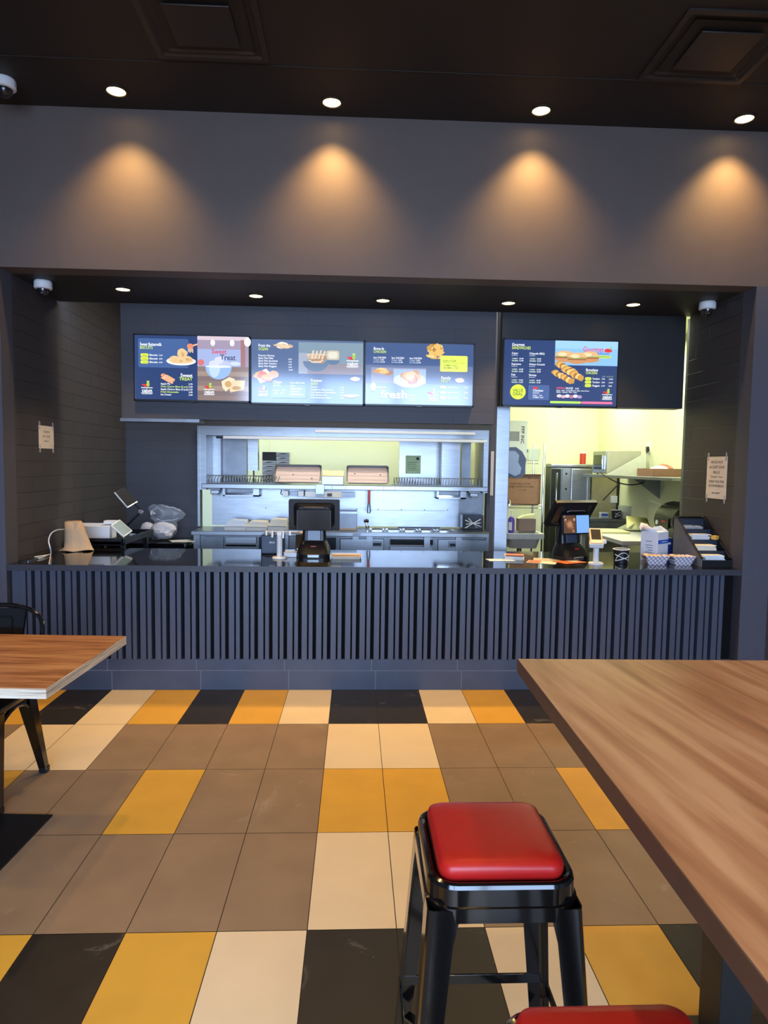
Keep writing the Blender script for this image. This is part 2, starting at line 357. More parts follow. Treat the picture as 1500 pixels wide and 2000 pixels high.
# ------------------------------------------------------------------ ceiling diffusers
def diffuser(label, loc, w=.62):
    t = thing('ceiling_diffuser', label, 'air vent', loc, group='square air diffusers in the black ceiling')
    b = B(); dm = mat('black_diffuser', (46, 38, 34), .45)
    def sq(w0, z0, w1, z1):
        b.loft([rrect(w0, w0, .01, z0, 1), rrect(w1, w1, .01, z1, 1)], dm, cap=False)
    sq(w, 0, w, -.012); sq(w, -.012, w*.9, -.012); sq(w*.9, -.012, w*.74, .03); sq(w*.78, -.01, w*.62, .03)
    b.build('frame', t)
    b = B(); b.box(-w*.27, w*.27, -w*.27, w*.27, -.022, -.014, dm, .003); b.box(-.01, .01, -.01, .01, -.014, 0, dm); b.build('center_plate', t)
p = on(395, 45, ZC); diffuser('square black air diffuser in ceiling between first two high downlights', (p.x, p.y, ZC))
p = on(1400, 95, ZC); diffuser('square black air diffuser in ceiling above the rightmost high downlight', (p.x, p.y, ZC))

# ------------------------------------------------------------------ dome cameras
dome_m = mat('dark_dome', (30, 30, 34), .08, var=0, spec=.8)
def dome_cam(label, loc, r=.06):
    t = thing('security_camera', label, 'camera', loc, group='white dome security cameras')
    B().lathe([(r*.92, 0), (r, -.01), (r, -.05), (r*.9, -.056), (r*.72, -.058)], (0, 0, 0), white_p, 32).build('housing', t)
    B().lathe([(r*.7, -.056)]+[(r*.7*math.cos(a*PI/16), -.056-.05*math.sin(a*PI/16)) for a in range(1, 9)], (0, 0, 0), dome_m, 32).build('dome', t)
    B().cyl((0, -.02, -.092), .014, .02, chrome, 'z', 16).build('camera_eye', t)
p = on(84, 549, ZS); dome_cam('white dome camera on soffit in the left corner above taped note', (p.x, p.y, ZS))
p = on(1382, 590, ZS); dome_cam('white dome camera on soffit in the right corner by kitchen opening', (p.x, p.y, ZS))
p = on(8, 155, ZC); dome_cam('white dome camera on high ceiling, cut by the left edge', (p.x, p.y, ZC), .066)

# ------------------------------------------------------------------ service counter
ct = thing('service_counter', 'long black slatted service counter with glossy black stone top', 'counter', (.2, 4.9, 0))
ct_off = Vector((.2, 4.9, 0))
def CB(): b = B(); b.T = Matrix.Translation(-ct_off); return b
sx0, sx1 = at(38, 1140, 4.63).x, at(1411, 1127, 4.63).x
b = CB(); b.box(XL+.005, XR-.005, 4.601, 5.525, .84, .88, black_stone); b.build('countertop', ct)
b = CB(); b.box(XL+.005, XR-.005, 4.597, 4.601, .84, .88, mat('stone_edge_painted_sheen', (56, 58, 66), .4, var=.1, scale=30)); b.build('countertop_edge', ct)  # lighter grey paints the reflected light onto the front edge
b = CB(); b.box(XL+.01, XR-.01, 4.69, 5.4, .2125, .84, dark_gap); b.box(XL+.01, sx0, 4.65, 4.69, .2125, .84, slat_m); b.build('carcass', ct)
b = CB(); x = sx0
while x < sx1-.04:
    b.box(x, x+.039, 4.632, 4.69, .218, .838, slat_m, .002, seg=1)
    b.box(x+.049, x+.077, 4.632, 4.69, .218, .838, slat_m, .002, seg=1)
    x += .1005
b.build('slat_panel', ct)
b = CB(); b.box(XL+.01, XR-.01, 4.6565, 5.35, 0, .1365, grout); b.box(XL+.01, XR-.01, 4.6605, 5.35, .1365, .214, grout)
for z0, z1, ph, dy in ((0, .1335, 0, 0), (.139, .212, -.03, .004)):
    i = -9
    while i < 9:
        xa, xb = X0+i*2*TW+ph, X0+(i+1)*2*TW+ph
        xa_, xb_ = max(xa+.0025, XL+.01), min(xb-.0025, XR-.01)
        if xb_ > xa_: b.box(xa_, xb_, 4.655+dy, 4.67, z0, z1, basetile)
        i += 1
b.build('tile_base', ct)

# ------------------------------------------------------------------ menu screens
EM = {}
def em(rgb, es=1.0, sp=.55):
    k = (rgb, es, sp)
    if k not in EM:
        m = bpy.data.materials.new('screen_colour'); m.use_nodes = True; p_ = m.node_tree.nodes['Principled BSDF']
        p_.inputs['Base Color'].default_value = (.004, .004, .005, 1); p_.inputs['Roughness'].default_value = .1; p_.inputs['Specular IOR Level'].default_value = sp
        p_.inputs['Emission Color'].default_value = (*lin(rgb), 1); p_.inputs['Emission Strength'].default_value = es*1.15
        EM[k] = m
    return EM[k]
NAVY, WHT, GRN, YLW, REDC = (44, 62, 106), (235, 240, 248), (196, 222, 96), (208, 226, 70), (205, 50, 62)
class Scr(B):
    """flat picture on a display: u to the right, v down, both 0..1"""
    def __init__(s, W, H):
        super().__init__(); s.W, s.H, s.n, s.sp = W, H, 0, .8
    def P(s, u, v): return Vector(((u-.5)*s.W, -s.n*.00012, (.5-v)*s.H))
    def poly(s, uv, c): s.n += 1; return s.face([s.P(*q) for q in uv][::-1] if False else [s.P(*q) for q in uv], em(c, 1.0, s.sp))
    def rect(s, u0, v0, u1, v1, c, r=0):
        if not r: return s.poly([(u0, v1), (u1, v1), (u1, v0), (u0, v0)], c)
        ru, rv = r, r*s.W/s.H; pts = []
        for cx, cy_, a0 in ((u1-ru, v0+rv, 0), (u0+ru, v0+rv, PI/2), (u0+ru, v1-rv, PI), (u1-ru, v1-rv, 1.5*PI)):
            for k in range(5): a = a0+k*PI/8; pts.append((cx+ru*math.cos(a), cy_-rv*math.sin(a)))
        return s.poly(pts, c)
    def ell(s, cu, cv, ru, rv, c, jag=0, n=20, a0=0, a1=2*PI):
        pts = []
        for k in range(n):
            a = a0+(a1-a0)*k/(n if a1-a0 > 6 else n-1); q = 1+random.uniform(-jag, jag); pts.append((cu+ru*q*math.cos(a), cv-rv*q*math.sin(a)))
        return s.poly(pts, c)
    def tx(s, u, v, h, body, c, w=None, align='LEFT', bold=.012):
        s.n += 1; T = Matrix.Translation(s.P(u, v)) @ Matrix.Rotation(PI/2, 4, 'X')
        return s.text(body, h*s.H/.72, em(c), T, None if w is None else w*s.W, align, bold)
    def food(s, cu, cv, ru, rv, cols, n=5):
        for k in range(n):
            a = random.uniform(0, 2*PI); d = random.uniform(0, .6)
            s.ell(cu+ru*d*math.cos(a), cv+rv*d*math.sin(a), ru*random.uniform(.35, .6), rv*random.uniform(.35, .6), random.choice(cols), .16, 16)
    def logo(s, u, v, w, h):
        s.ell(u+w*.42, v+h*.38, w*.22, h*.10, REDC, .05); s.ell(u+w*.2, v+h*.33, w*.16, h*.05, REDC, .1); s.ell(u+w*.60, v+h*.30, w*.13, h*.17, (150, 190, 70), .08)
        s.poly([(u+w*.5, v+h*.16), (u+w*.72, v+h*.14), (u+w*.68, v+h*.02), (u+w*.6, v+h*.1), (u+w*.5, v+h*.03)], (190, 214, 110))
        s.rect(u, v+h*.52, u+w, v+h*.57, WHT); s.tx(u+w*.06, v+h*.85, h*.26, 'cajun', WHT, w*.88, bold=.02); s.rect(u, v+h*.90, u+w, v+h*.94, WHT); s.rect(u+w*.05, v+h*.97, u+w*.95, v+h*1.0, (190, 200, 215))
bez = mat('tv_bezel', (18, 18, 22), .3, var=0)
def make_tv(label, pl, pr, zc_px, draw):
    a = at(*pl, 5.5); c = at(*pr, 5.5); Wd = c.x-a.x; Hd = Wd*9/16*1.02
    cx = (a.x+c.x)/2; z = zc_px
    t = thing('menu_screen', label, 'menu screen', (cx, 5.5, z), group='menu screens over the counter'); t.rotation_euler = (math.radians(0), 0, 0)
    b = B(); b.box(-Wd/2, Wd/2, .004, .04, -Hd/2, Hd/2, bez, .003)
    for q in ((-Wd/2, -Wd/2+.009, -Hd/2, Hd/2), (Wd/2-.009, Wd/2, -Hd/2, Hd/2), (-Wd/2, Wd/2, -Hd/2, -Hd/2+.013), (-Wd/2, Wd/2, Hd/2-.009, Hd/2)): b.box(q[0], q[1], -.004, .004, q[2], q[3], bez)
    b.box(-.02, .02, -.003, .02, -Hd/2-.006, -Hd/2, bez); b.build('casing', t)
    B().box(-.2, .2, .04, .049, -.12, .12, black_p).build('wall_bracket', t)
    s = Scr(Wd-.018, Hd-.02); draw(s); o = s.build('screen', t, smooth=0, recalc=False); o.location = (0, .0036, .002)
    return t
WD1, WD2 = (128, 112, 110), (150, 132, 122)
BIS = [(196, 160, 112), (214, 182, 134), (176, 138, 92)]; FRY = [(190, 142, 66), (214, 172, 96), (160, 112, 52), (226, 190, 120)]
def tv1(s):
    s.rect(0, 0, 1, 1, NAVY); s.rect(.03, .05, .47, .50, (66, 92, 142), .015)
    s.tx(.045, .165, .05, 'Sweet Buttermilk', WHT, .19); s.tx(.045, .215, .045, 'BISCUITS', GRN, .11)
    for v, q, p_ in ((.285, '4 pcs', '3.49'), (.34, '6 pcs', '4.99'), (.395, '12 pcs', '8.99')):
        s.rect(.05, v, .12, v+.048, YLW, .012); s.tx(.068, v+.036, .024, q, (70, 80, 50)); s.tx(.128, v+.036, .03, 'Biscuits', WHT, .07); s.tx(.212, v+.036, .022, p_, WHT)
    s.ell(.405, .395, .13, .065, (226, 230, 236)); s.ell(.405, .385, .115, .05, (198, 200, 206))
    for q in ((.35, .37, .05, .06), (.455, .37, .055, .055), (.415, .275, .045, .075), (.405, .39, .05, .045)):
        s.ell(*q, random.choice(BIS), .08); s.food(q[0], q[1], q[2]*.7, q[3]*.7, BIS, 4)
    s.poly([(.55, .115), (.55, .14), (.50, .165), (.505, .14)], (224, 170, 140)); s.ell(.485, .165, .028, .045, (206, 130, 104), .06)
    for k in range(4): s.rect(.468+.012*k, .2, .475+.012*k, .25+.012*(k % 2), (232, 200, 170))
    for k in range(7):
        u, v = .225+.014*(k % 4), .59+.02*(k//2); s.poly([(u, v+.035), (u+.015, v), (u+.085, v+.07), (u+.075, v+.105)], [(226, 160, 124), (204, 132, 98), (236, 184, 150)][k % 3])
    s.tx(.505, .64, .055, 'Sweet', WHT, align='RIGHT'); s.tx(.505, .695, .05, 'TREAT', GRN, align='RIGHT')
    for k, (q, p_) in enumerate((('Apple Pie', '2.79'), ('Oreo Churro Bites (5 pcs)', '5.29'), ('Apple Churro Bites (5 pcs)', '5.29'), ('Fried Cheesecake', '3.99'), ('Ice Cream', '2.99'))):
        s.tx(.225, .765+.042*k, .028, q, GRN if k % 2 else WHT); s.tx(.505, .765+.042*k, .026, p_, WHT, align='RIGHT')
    s.logo(.055, .70, .10, .22)
    s.rect(.55, 0, 1, .47, (150, 138, 160)); s.rect(.55, .0, 1, .06, (196, 180, 192)); s.rect(.55, .2, .93, .47, (150, 165, 205)); s.rect(.93, .05, .97, .47, (150, 110, 112)); s.ell(.58, .41, .03, .05, (196, 110, 112)); s.ell(.685, .1, .02, .05, (246, 236, 236)); s.ell(.855, .1, .02, .05, (250, 240, 236)); s.ell(.99, .08, .03, .07, (230, 226, 230)); s.ell(.88, .42, .05, .03, (190, 200, 224))
    for k in range(7): s.rect(.55, .47+.0757*k, 1, .47+.0757*(k+1), [WD1, WD2, (118, 104, 104)][k % 3])
    for q in ((.70, .43, .05, .055), (.79, .435, .05, .05), (.74, .37, .042, .055)): s.ell(*q, random.choice([(176, 182, 214), (196, 200, 226)]), .05)
    s.ell(.735, .47, .115, .20, (140, 170, 222), a0=PI, a1=2*PI); s.ell(.70, .47, .05, .17, (176, 198, 234), a0=PI, a1=2*PI); s.ell(.735, .47, .115, .02, (206, 216, 240))
    s.tx(.675, .27, .075, 'Sweet', (196, 58, 84), .13); s.tx(.75, .365, .085, 'Treat', (52, 58, 92), .135)
    s.poly([(.76, .70), (.83, .63), (.88, .66), (.86, .74), (.80, .86), (.77, .80)], (222, 204, 172)); s.poly([(.86, .68), (.97, .68), (.96, .82), (.84, .87), (.83, .80)], (212, 190, 150)); s.ell(.82, .74, .03, .05, (188, 152, 100)); s.ell(.895, .80, .04, .03, (176, 140, 92))
    s.logo(.605, .72, .095, .20)
def tv2(s):
    B1 = (82, 100, 138); s.rect(0, 0, 1, 1, B1)
    s.tx(.06, .115, .045, 'From the', WHT, .105); s.tx(.06, .17, .045, 'OCEAN', GRN, .085); s.food(.28, .09, .09, .05, [(206, 186, 160), (230, 216, 196), (190, 160, 130)], 12)
    for k, q in enumerate(('Popcorn Shrimp', 'Spicy Fish Fillet', 'Spicy Fish Sandwich', 'Spicy Fish Tenders', 'Spicy Fish Nuggets')):
        s.tx(.06, .265+.042*k, .028, q, WHT); s.tx(.33, .315+.042*k, .022, ('8.99', '4.99', '6.99', '5.99', '10.49')[k], WHT)
    s.rect(.42, .03, 1, .53, (120, 140, 156)); s.rect(.42, .36, .985, .53, (136, 128, 140)); s.rect(.42, .2, .5, .53, (150, 158, 176)); s.ell(.575, .33, .115, .16, (96, 116, 146), a0=PI, a1=2*PI); s.food(.58, .28, .11, .09, [(188, 162, 140), (206, 188, 170), (160, 128, 104)], 14)
    for k in range(4): s.poly([(.53+.03*k, .29), (.55+.03*k, .29), (.56+.035*k, .15+.02*(k % 2)), (.545+.035*k, .16)], (206, 186, 164))
    s.rect(.67, .155, .785, .3, (188, 176, 160), .02); s.rect(.685, .175, .77, .28, (206, 204, 190), .02); s.ell(.73, .31, .06, .07, (90, 112, 142), a0=PI, a1=2*PI)
    s.logo(.85, .18, .11, .24)
    s.poly([(.03, .55), (.13, .46), (.21, .60), (.08, .70)], (214, 208, 210)); s.food(.11, .57, .09, .10, [(206, 160, 104), (190, 130, 90), (222, 184, 130), (200, 110, 96)], 12); s.ell(.2, .55, .045, .06, (206, 164, 140), .05)
    s.logo(.06, .72, .09, .18); s.rect(.18, .72, .49, .92, (96, 112, 160), .01)
    s.tx(.195, .69, .045, 'Deluxe', WHT, .075); s.tx(.195, .735, .04, 'SIDES', GRN, .065); s.tx(.53, .655, .045, 'Premium', WHT, .10); s.tx(.53, .705, .04, 'SIDES', GRN, .065)
    for k, q in enumerate(('Spicy Mac Fries', 'Fries', 'Onion Rings', 'Coleslaw', 'Mashed Corn')): s.tx(.35, .69+.045*k, .026, q, WHT)
    for k, q in enumerate(('Regular', 'Large')): s.tx(.2, .81+.045*k, .022, q+'    2.99', WHT)
    for k, q in enumerate(('Poutine', 'Cauliflower Bites (5 pc)', 'Fried Jalapeno Cheese Bites', 'Chili Cheese Fries', 'Fried Mushroom Bites')): s.tx(.53, .75+.042*k, .026, q, WHT); s.tx(.83, .75+.042*k, .024, '5.49', WHT, align='RIGHT')
    s.food(.9, .87, .07, .04, [(206, 172, 140), (180, 130, 96), (222, 200, 176)], 9); s.ell(.93, .60, .045, .035, (206, 182, 172), .1)
def tv3(s):
    s.rect(0, 0, 1, 1, (62, 82, 126)); s.rect(0, .36, 1, .66, (92, 106, 142)); s.rect(0, .66, 1, 1, (110, 128, 150))
    s.tx(.07, .115, .045, 'Bone-In', WHT, .095); s.tx(.07, .165, .042, 'CHICKEN', GRN, .115)
    for k, q in enumerate(('2pcs CHICKEN', '3pcs CHICKEN', '4pcs CHICKEN')):
        u = .07+.167*k; s.tx(u, .255, .03, q, WHT, .115); s.tx(u, .29, .02, 'COMBO', (170, 184, 210)); s.tx(u+.065, .29, .024, '9.99', WHT); s.tx(u, .322, .02, 'BIG MEAL', (170, 184, 210)); s.tx(u+.065, .322, .024, '12.49', WHT)
    s.rect(.05, .40, .56, .66, (132, 134, 160)); s.rect(.26, .42, .56, .66, (150, 172, 212)); s.ell(.41, .6, .15, .12, (184, 196, 220)); s.food(.16, .47, .09, .06, FRY, 9); s.food(.42, .53, .10, .13, [(190, 146, 110), (206, 170, 134), (170, 120, 88), (216, 190, 160)], 18)
    s.food(.65, .09, .085, .11, FRY, 16); s.food(.62, .20, .06, .06, FRY, 9); s.food(.68, .23, .03, .03, FRY, 4)
    s.rect(.69, .19, .945, .45, (206, 226, 92), .012); s.tx(.715, .29, .035, "Surf n Turf", (80, 96, 40)); s.rect(.715, .305, .92, .309, (120, 140, 60)); s.tx(.725, .36, .024, 'COMBO  14.99', (80, 96, 40)); s.tx(.725, .4, .024, 'BIG MEAL  17.49', (80, 96, 40))
    s.tx(.7, .575, .048, 'Family', WHT, .09); s.tx(.7, .625, .045, 'FEAST', GRN, .08); s.ell(.875, .59, .045, .04, (206, 180, 160), .08)
    for k in range(3):
        v = .69+.085*k; s.rect(.69, v, .75, v+.04, YLW, .01); s.tx(.7, v+.03, .02, ('8 pcs', '12 pcs', '16 pcs')[k], (70, 80, 50)); s.tx(.76, v+.03, .026, 'Family Feast', WHT); s.tx(.955, v+.03, .024, ('29.99', '39.99', '49.99')[k], WHT, align='RIGHT')
    s.logo(.575, .72, .10, .22); s.tx(.08, .74, .03, 'Family Pack', WHT); s.tx(.14, .90, .13, 'fresh', (206, 214, 216), .25, bold=.03)  # 'fresh' is the window lettering's reflection, painted into the picture
    for k in range(3): s.tx(.40, .86+.04*k, .024, ('Chicken', 'Fries  Slaw', 'Biscuits')[k], WHT)
    s.food(.07, .72, .04, .09, [(196, 190, 170), (170, 164, 150)], 6)
def tv4(s):
    s.rect(0, 0, 1, 1, NAVY)
    s.tx(.065, .095, .045, 'Gourmet', WHT, .11); s.tx(.065, .145, .045, 'SANDWICHES', GRN, .165)
    for k, q in enumerate(('Cajun', 'Chipotle BBQ', 'Supreme', 'Onion Crunch', 'Fish', 'Shrimp')):
        u, v = .065+.155*(k % 2), .22+.165*(k//2); s.tx(u, v, .03, q, WHT); s.tx(u, v+.027, .018, 'Sandwich', (180, 190, 210))
        for r_, z in enumerate(('COMBO', 'BIG MEAL')): s.rect(u, v+.055+.033*r_, u+.06, v+.08+.033*r_, (90, 112, 140) if r_ else (70, 90, 132), .006); s.tx(u+.006, v+.075+.033*r_, .016, z, (206, 222, 180)); s.tx(u+.066, v+.077+.033*r_, .022, ('10.49', '12.49')[r_], WHT)
    s.rect(.445, 0, 1, .375, (130, 178, 226)); s.rect(.445, 0, 1, .12, (146, 190, 232)); s.tx(.69, .165, .085, 'Gourmet', (208, 66, 106), .18); s.tx(.81, .205, .045, 'delicious', (66, 100, 176), .11)
    s.ell(.915, .14, .035, .03, REDC, .06); s.poly([(.92, .12), (.945, .07), (.935, .13)], (120, 170, 70)); s.rect(.79, .215, .94, .26, (176, 206, 96), .02); s.tx(.82, .247, .022, 'SANDWICHES', (90, 120, 50))
    for cu, cv in ((.53, .24), (.75, .24), (.64, .265)):
        s.ell(cu, cv+.045, .085, .045, (190, 136, 92), .04); s.rect(cu-.085, cv+.005, cu+.085, cv+.03, (150, 92, 62), .01); s.rect(cu-.085, cv-.005, cu+.085, cv+.01, (140, 160, 84), .005); s.ell(cu, cv-.01, .085, .075, (212, 168, 116), .03, a0=0, a1=PI); s.ell(cu-.02, cv-.03, .04, .03, (232, 204, 160))
    for cu, cv in ((.53, .40), (.50, .53), (.58, .48)):
        for k in range(9): s.ell(cu-.07+.018*k+.02, cv-.04+.016*k, .03, .045, FRY[k % 4], .18, 14)
    s.tx(.72, .46, .04, 'Boneless', WHT, .105); s.tx(.72, .505, .038, 'CHICKEN', GRN, .10); s.rect(.865, .53, .895, .55, (90, 112, 150)); s.rect(.905, .53, .965, .55, (90, 112, 110))
    for k, q in enumerate(('Tenders', 'Tenders', 'Nuggets')):
        v = .555+.053*k; s.rect(.715, v, .77, v+.045, YLW, .012); s.tx(.728, v+.033, .02, ('3 pcs', '5 pcs', '8 pcs')[k], (70, 80, 50)); s.tx(.78, v+.034, .028, q, WHT, .065); s.tx(.862, v+.034, .022, ('7.99', '9.99', '6.99')[k], WHT); s.tx(.925, v+.034, .022, ('10.49', '12.49', '9.49')[k], WHT)
    s.tx(.465, .745, .032, 'DIPPING', (222, 92, 110), .07); s.tx(.545, .745, .032, 'SAUCES', WHT, .065); s.tx(.63, .745, .024, '0.99', WHT); s.tx(.465, .775, .018, 'Ranch . Garlic . Honey Mustard . BBQ . Sweet & Sour', WHT, .29); s.tx(.465, .80, .018, 'Buffalo . Chipotle . Plum . Cajun', WHT, .18)
    for k in range(6): s.ell(.49+.036*k, .85+.01*(k % 2), .022, .025, [(206, 196, 206), (196, 160, 180), (226, 226, 236), (176, 110, 140), (226, 226, 236), (160, 140, 180)][k])
    s.rect(.41, .93, .685, .965, (170, 210, 96), .01); s.rect(.685, .93, .965, .965, (216, 110, 146), .01)
    s.ell(.125, .80, .068, .115, (204, 226, 62)); s.tx(.125, .80, .05, 'VALUE', (70, 84, 40), .09, 'CENTER'); s.tx(.125, .855, .05, 'DEAL', (70, 84, 40), .085, 'CENTER')
    s.rect(.215, .69, .40, .92, (70, 92, 142), .012); s.rect(.255, .72, .30, .75, REDC, .008); s.tx(.255, .79, .035, 'Chicken', WHT, .09); s.tx(.255, .82, .02, 'Sandwich', WHT); s.tx(.255, .86, .02, 'ONLY   5.99', WHT); s.tx(.255, .89, .02, 'COMBO  8.99', WHT)
    s.logo(.87, .72, .09, .18)
zt = at(375, 719, 5.5).z
make_tv('menu screen at left end showing biscuits and an ice cream bowl', (261, 718), (488, 722), at(375, 719.5, 5.5).z, tv1)
make_tv('menu screen with seafood and sides, second from the left', (489, 725), (711, 729), at(600, 727, 5.5).z, tv2)
make_tv('menu screen with bone-in chicken and lime box, left of the steel column', (712, 731), (926, 733), at(819, 731.5, 5.5).z, tv3)
make_tv('menu screen of sandwiches with blue photo, hung above the kitchen opening', (982, 728), (1207, 731), at(1094, 729.5, 5.5).z, tv4)

# ------------------------------------------------------------------ stainless pass unit over the rear work counter
pu = thing('pass_through_unit', 'stainless steel pass unit with heated shelf in the rear wall', 'pass shelf', (0, YB, 0))
PO = Matrix.Translation((0, -YB, 0))
def PB(): b = B(); b.T = PO; return b
b = PB()
b.box(UX0, UX0+.075, YB-.03, YB+.5, UZ0, UZ1, steel); b.box(UX1-.05, UX1, YB-.03, YB+.5, UZ0, UZ1, steel)
b.box(UX0, UX1, YB-.035, YB+.5, 1.865, UZ1, steel)
b.box(UX0-.012, UX0+.012, YB-.045, YB-.03, .92, UZ1, steel); b.build('frame', pu)
b = PB(); b.box(-.42, UX1-.15, YB-.06, YB-.035, 1.905, 1.935, white_p, .003); b.box(-.42, UX1-.15, YB-.062, YB-.06, 1.903, 1.909, steel_d)
b.box(UX0+.25, UX1-.02, YB-.045, YB-.02, 1.83, 1.86, white_p, .003); b.box(UX0+.18, UX0+.25, YB-.045, YB-.02, 1.832, 1.858, black_p); b.build('heat_lamp_strip', pu)
b = PB(); b.box(UX0+.03, UX1-.0, YB-.06, YB+.50, 1.315, 1.365, steel, .006)
for x in (.3, .42, -.1, -.24): b.box(x-.0015, x+.0015, YB-.0615, YB-.059, 1.317, 1.363, black_p)
b.build('shelf', pu)
b = PB(); b.box(UX0+.10, 1.12, YB+.13, YB+.15, .92, 1.316, steel); b.box(1.12, UX1-.01, YB+.13, YB+.15, .92, 1.316, steel_d); b.box(.10, .98, YB+.12, YB+.128, 1.095, 1.099, steel_d)
for x in (-.95, -.55, .02, .25, .5, .75, 1.0): b.cyl((x, YB+.122, 1.105), .006, .008, black_p, 'y', 8)
b.build('backsplash', pu)
b = PB(); b.box(UX0+.075, UX0+.42, YB+.42, YB+.5, 1.365, 1.866, steel_d); b.box(UX0+.075, UX0+.16, YB+.3, YB+.42, 1.365, 1.866, steel); b.build('side_panel', pu)
b = PB(); b.box(UX0+.435, UX0+.545, YB+.40, YB+.5, 1.5, 1.866, steel); b.box(UX0+.485, UX0+.50, YB+.44, YB+.46, 1.365, 1.5, black_p); b.build('duct', pu)
b = PB(); b.box(UX1-.45, UX1-.25, YB+.3, YB+.42, 1.365, 1.866, steel); b.build('side_panel', pu)
b = PB(); b.box(UX1-.22, UX1-.12, YB+.36, YB+.5, 1.365, 1.866, steel_d); b.build('side_panel', pu)
for xa, xb in ((UX0+.09, -.80), (.42, UX1-.06)):
    b = PB(); x = xa
    while x < xb:
        b.tube([(x, YB+.02, 1.37), (x, YB+.02, 1.41), (x+.012, YB+.05, 1.445), (x+.012, YB+.40, 1.445), (x+.012, YB+.42, 1.38)], .0042, steel_d, 5); x += .03
    for yy in (YB+.02, YB+.4): b.tube([(xa-.01, yy, 1.372), (xb, yy, 1.372)], .004, steel_d, 6)
    b.build('wire_divider', pu)
for xs in (UX0+.16, UX1-.14):
    b = PB(); b.box(xs-.06, xs+.06, YB-.04, YB+.06, 1.30, 1.315, steel_d); b.box(xs-.045, xs+.045, YB-.03, YB+.05, 1.255, 1.30, steel, .008); b.cyl((xs, YB+.01, 1.243), .03, .012, white_p); b.build('heat_lamp', pu)
for xa, xb in ((UX0+.25, UX0+.62), (.86, 1.17)):
    b = PB(); b.box(xa, xa+.02, YB-.05, YB+.1, 1.235, 1.315, steel); b.box(xb-.06, xb, YB-.05, YB+.1, 1.235, 1.315, steel); b.box(xa, xb, YB-.05, YB+.1, 1.235, 1.25, steel); b.box(xa, xb, YB-.045, YB-.035, 1.25, 1.27, chrome); b.box(xa+.02, xb-.06, YB+.09, YB+.1, 1.25, 1.315, steel_d); b.build('lid_holder', pu)
b = PB(); b.box(-.52, -.14, YB-.07, YB+.02, 1.235, 1.295, white_p, .004); b.box(-.31, -.14, YB-.074, YB-.069, 1.238, 1.292, mat('ivory_panel', (226, 214, 190), .4)); b.box(-.29, -.24, YB-.078, YB-.07, 1.25, 1.28, black_p); b.box(-.14, .0, YB-.06, YB+.02, 1.24, 1.29, steel_d)
b.box(-.41, -.32, YB-.085, YB-.06, 1.27, 1.37, steel, .002); b.build('control_panel', pu)
b = PB(); 
for x in (-.72, -.56): b.box(x-.035, x+.025, YB-.05, YB+.02, 1.24, 1.30, white_p, .003)
b.box(-.67, -.6, YB-.03, YB+.02, 1.245, 1.295, steel_d)
for x in (-.765, -.525): b.tube([(x, YB-.03, 1.31), (x-.012, YB-.04, 1.27), (x+.01, YB-.04, 1.255)], .005, black_p, 6)
b.build('ticket_clip', pu)

# things on the pass shelf
tan_m = mat('worn_aluminium_pan', (204, 176, 162), .5, metal=0, var=.12, scale=5, stretch=(1, 6, 1))
def tray(label, px0, px1, marks):
    a, c = at(px0, 944, YB+.02), at(px1, 944, YB+.02); w = c.x-a.x
    t = thing('sheet_pan', label, 'tray', ((a.x+c.x)/2, YB+.00, 1.366), group='sheet pans leaning on the pass shelf'); t.rotation_euler = (math.radians(43), 0, 0)
    b = B(); d = .275
    b.loft([rrect(w-.03, d-.03, .02, .004, 4, 0, d/2), rrect(w-.03, d-.03, .02, .008, 4, 0, d/2)], tan_m)
    b.loft([rrect(w-.03, d-.03, .02, .004, 4, 0, d/2), rrect(w, d, .03, .03, 4, 0, d/2), rrect(w-.01, d-.01, .03, .033, 4, 0, d/2), rrect(w-.035, d-.035, .02, .008, 4, 0, d/2)], steel, cap=False)
    b.build('pan', t)
    b = B()
    for u, v in marks: b.cyl((u*w, v*d, .008), .008, .0012, black_p, 'z', 10)
    for k in range(3): b.box(-w*.44, w*.44, d*(.25+.22*k), d*(.25+.22*k)+.004, .008, .009, steel_d)
    b.build('grate_lines', t)
tray('sheet pan leaning on pass shelf beside the black and white boxes', 534, 627, ((-.1, .5), (.3, .3)))
tray('sheet pan leaning on pass shelf beside the steel heat panel with notice', 676, 760, ((-.3, .6), (.3, .55)))
b = B(); b.box(-.145, .085, 0, .16, 0, .09, steel, .004); b.box(-.145, .085, .16, .17, 0, .15, mat('copper_back', (190, 140, 90), .35, metal=1)); o = b.build('ticket_box'); o.location = (-.208, YB+.02, 1.366); tag(o, 'steel box with copper back between the two sheet pans', 'box')
boxw = mat('printed_white_carton', (214, 210, 204), .7, var=.05); boxk = mat('dark_carton', (60, 56, 54), .7)
bx = B(); bx.box(-.075, .075, -.07, .07, 0, .047, boxw, .002); bx.face([(-.07, -.0705, .02), (.03, -.0705, .026), (.07, -.0705, .03), (.0, -.0705, .036)], boxk); bx.face([(-.072, -.0705, .006), (.07, -.0705, .006), (.07, -.0705, .010), (-.072, -.0705, .010)], boxk)
bp = None; P0 = at(526, 940, YB+.62)
for c in range(2):
    for k in range(7):
        if c == 0 and k in (5, 6): continue
        loc = (P0.x+.005+.155*c, YB+.62, 1.37+.0485*k+.0)
        lab = 'white printed carton in the %s stack on pass shelf, %s' % (('left', 'right')[c], ['bottom one', 'second from bottom', 'third from bottom', 'fourth from bottom', 'fifth from bottom', 'sixth from bottom', 'topmost'][k])
        if bp is None: bp = bx.build('carton'); o = bp
        else: o = bp.copy(); COL.objects.link(o)
        o.location = loc; tag(o, lab, 'carton', 'cartons stacked on the pass shelf')
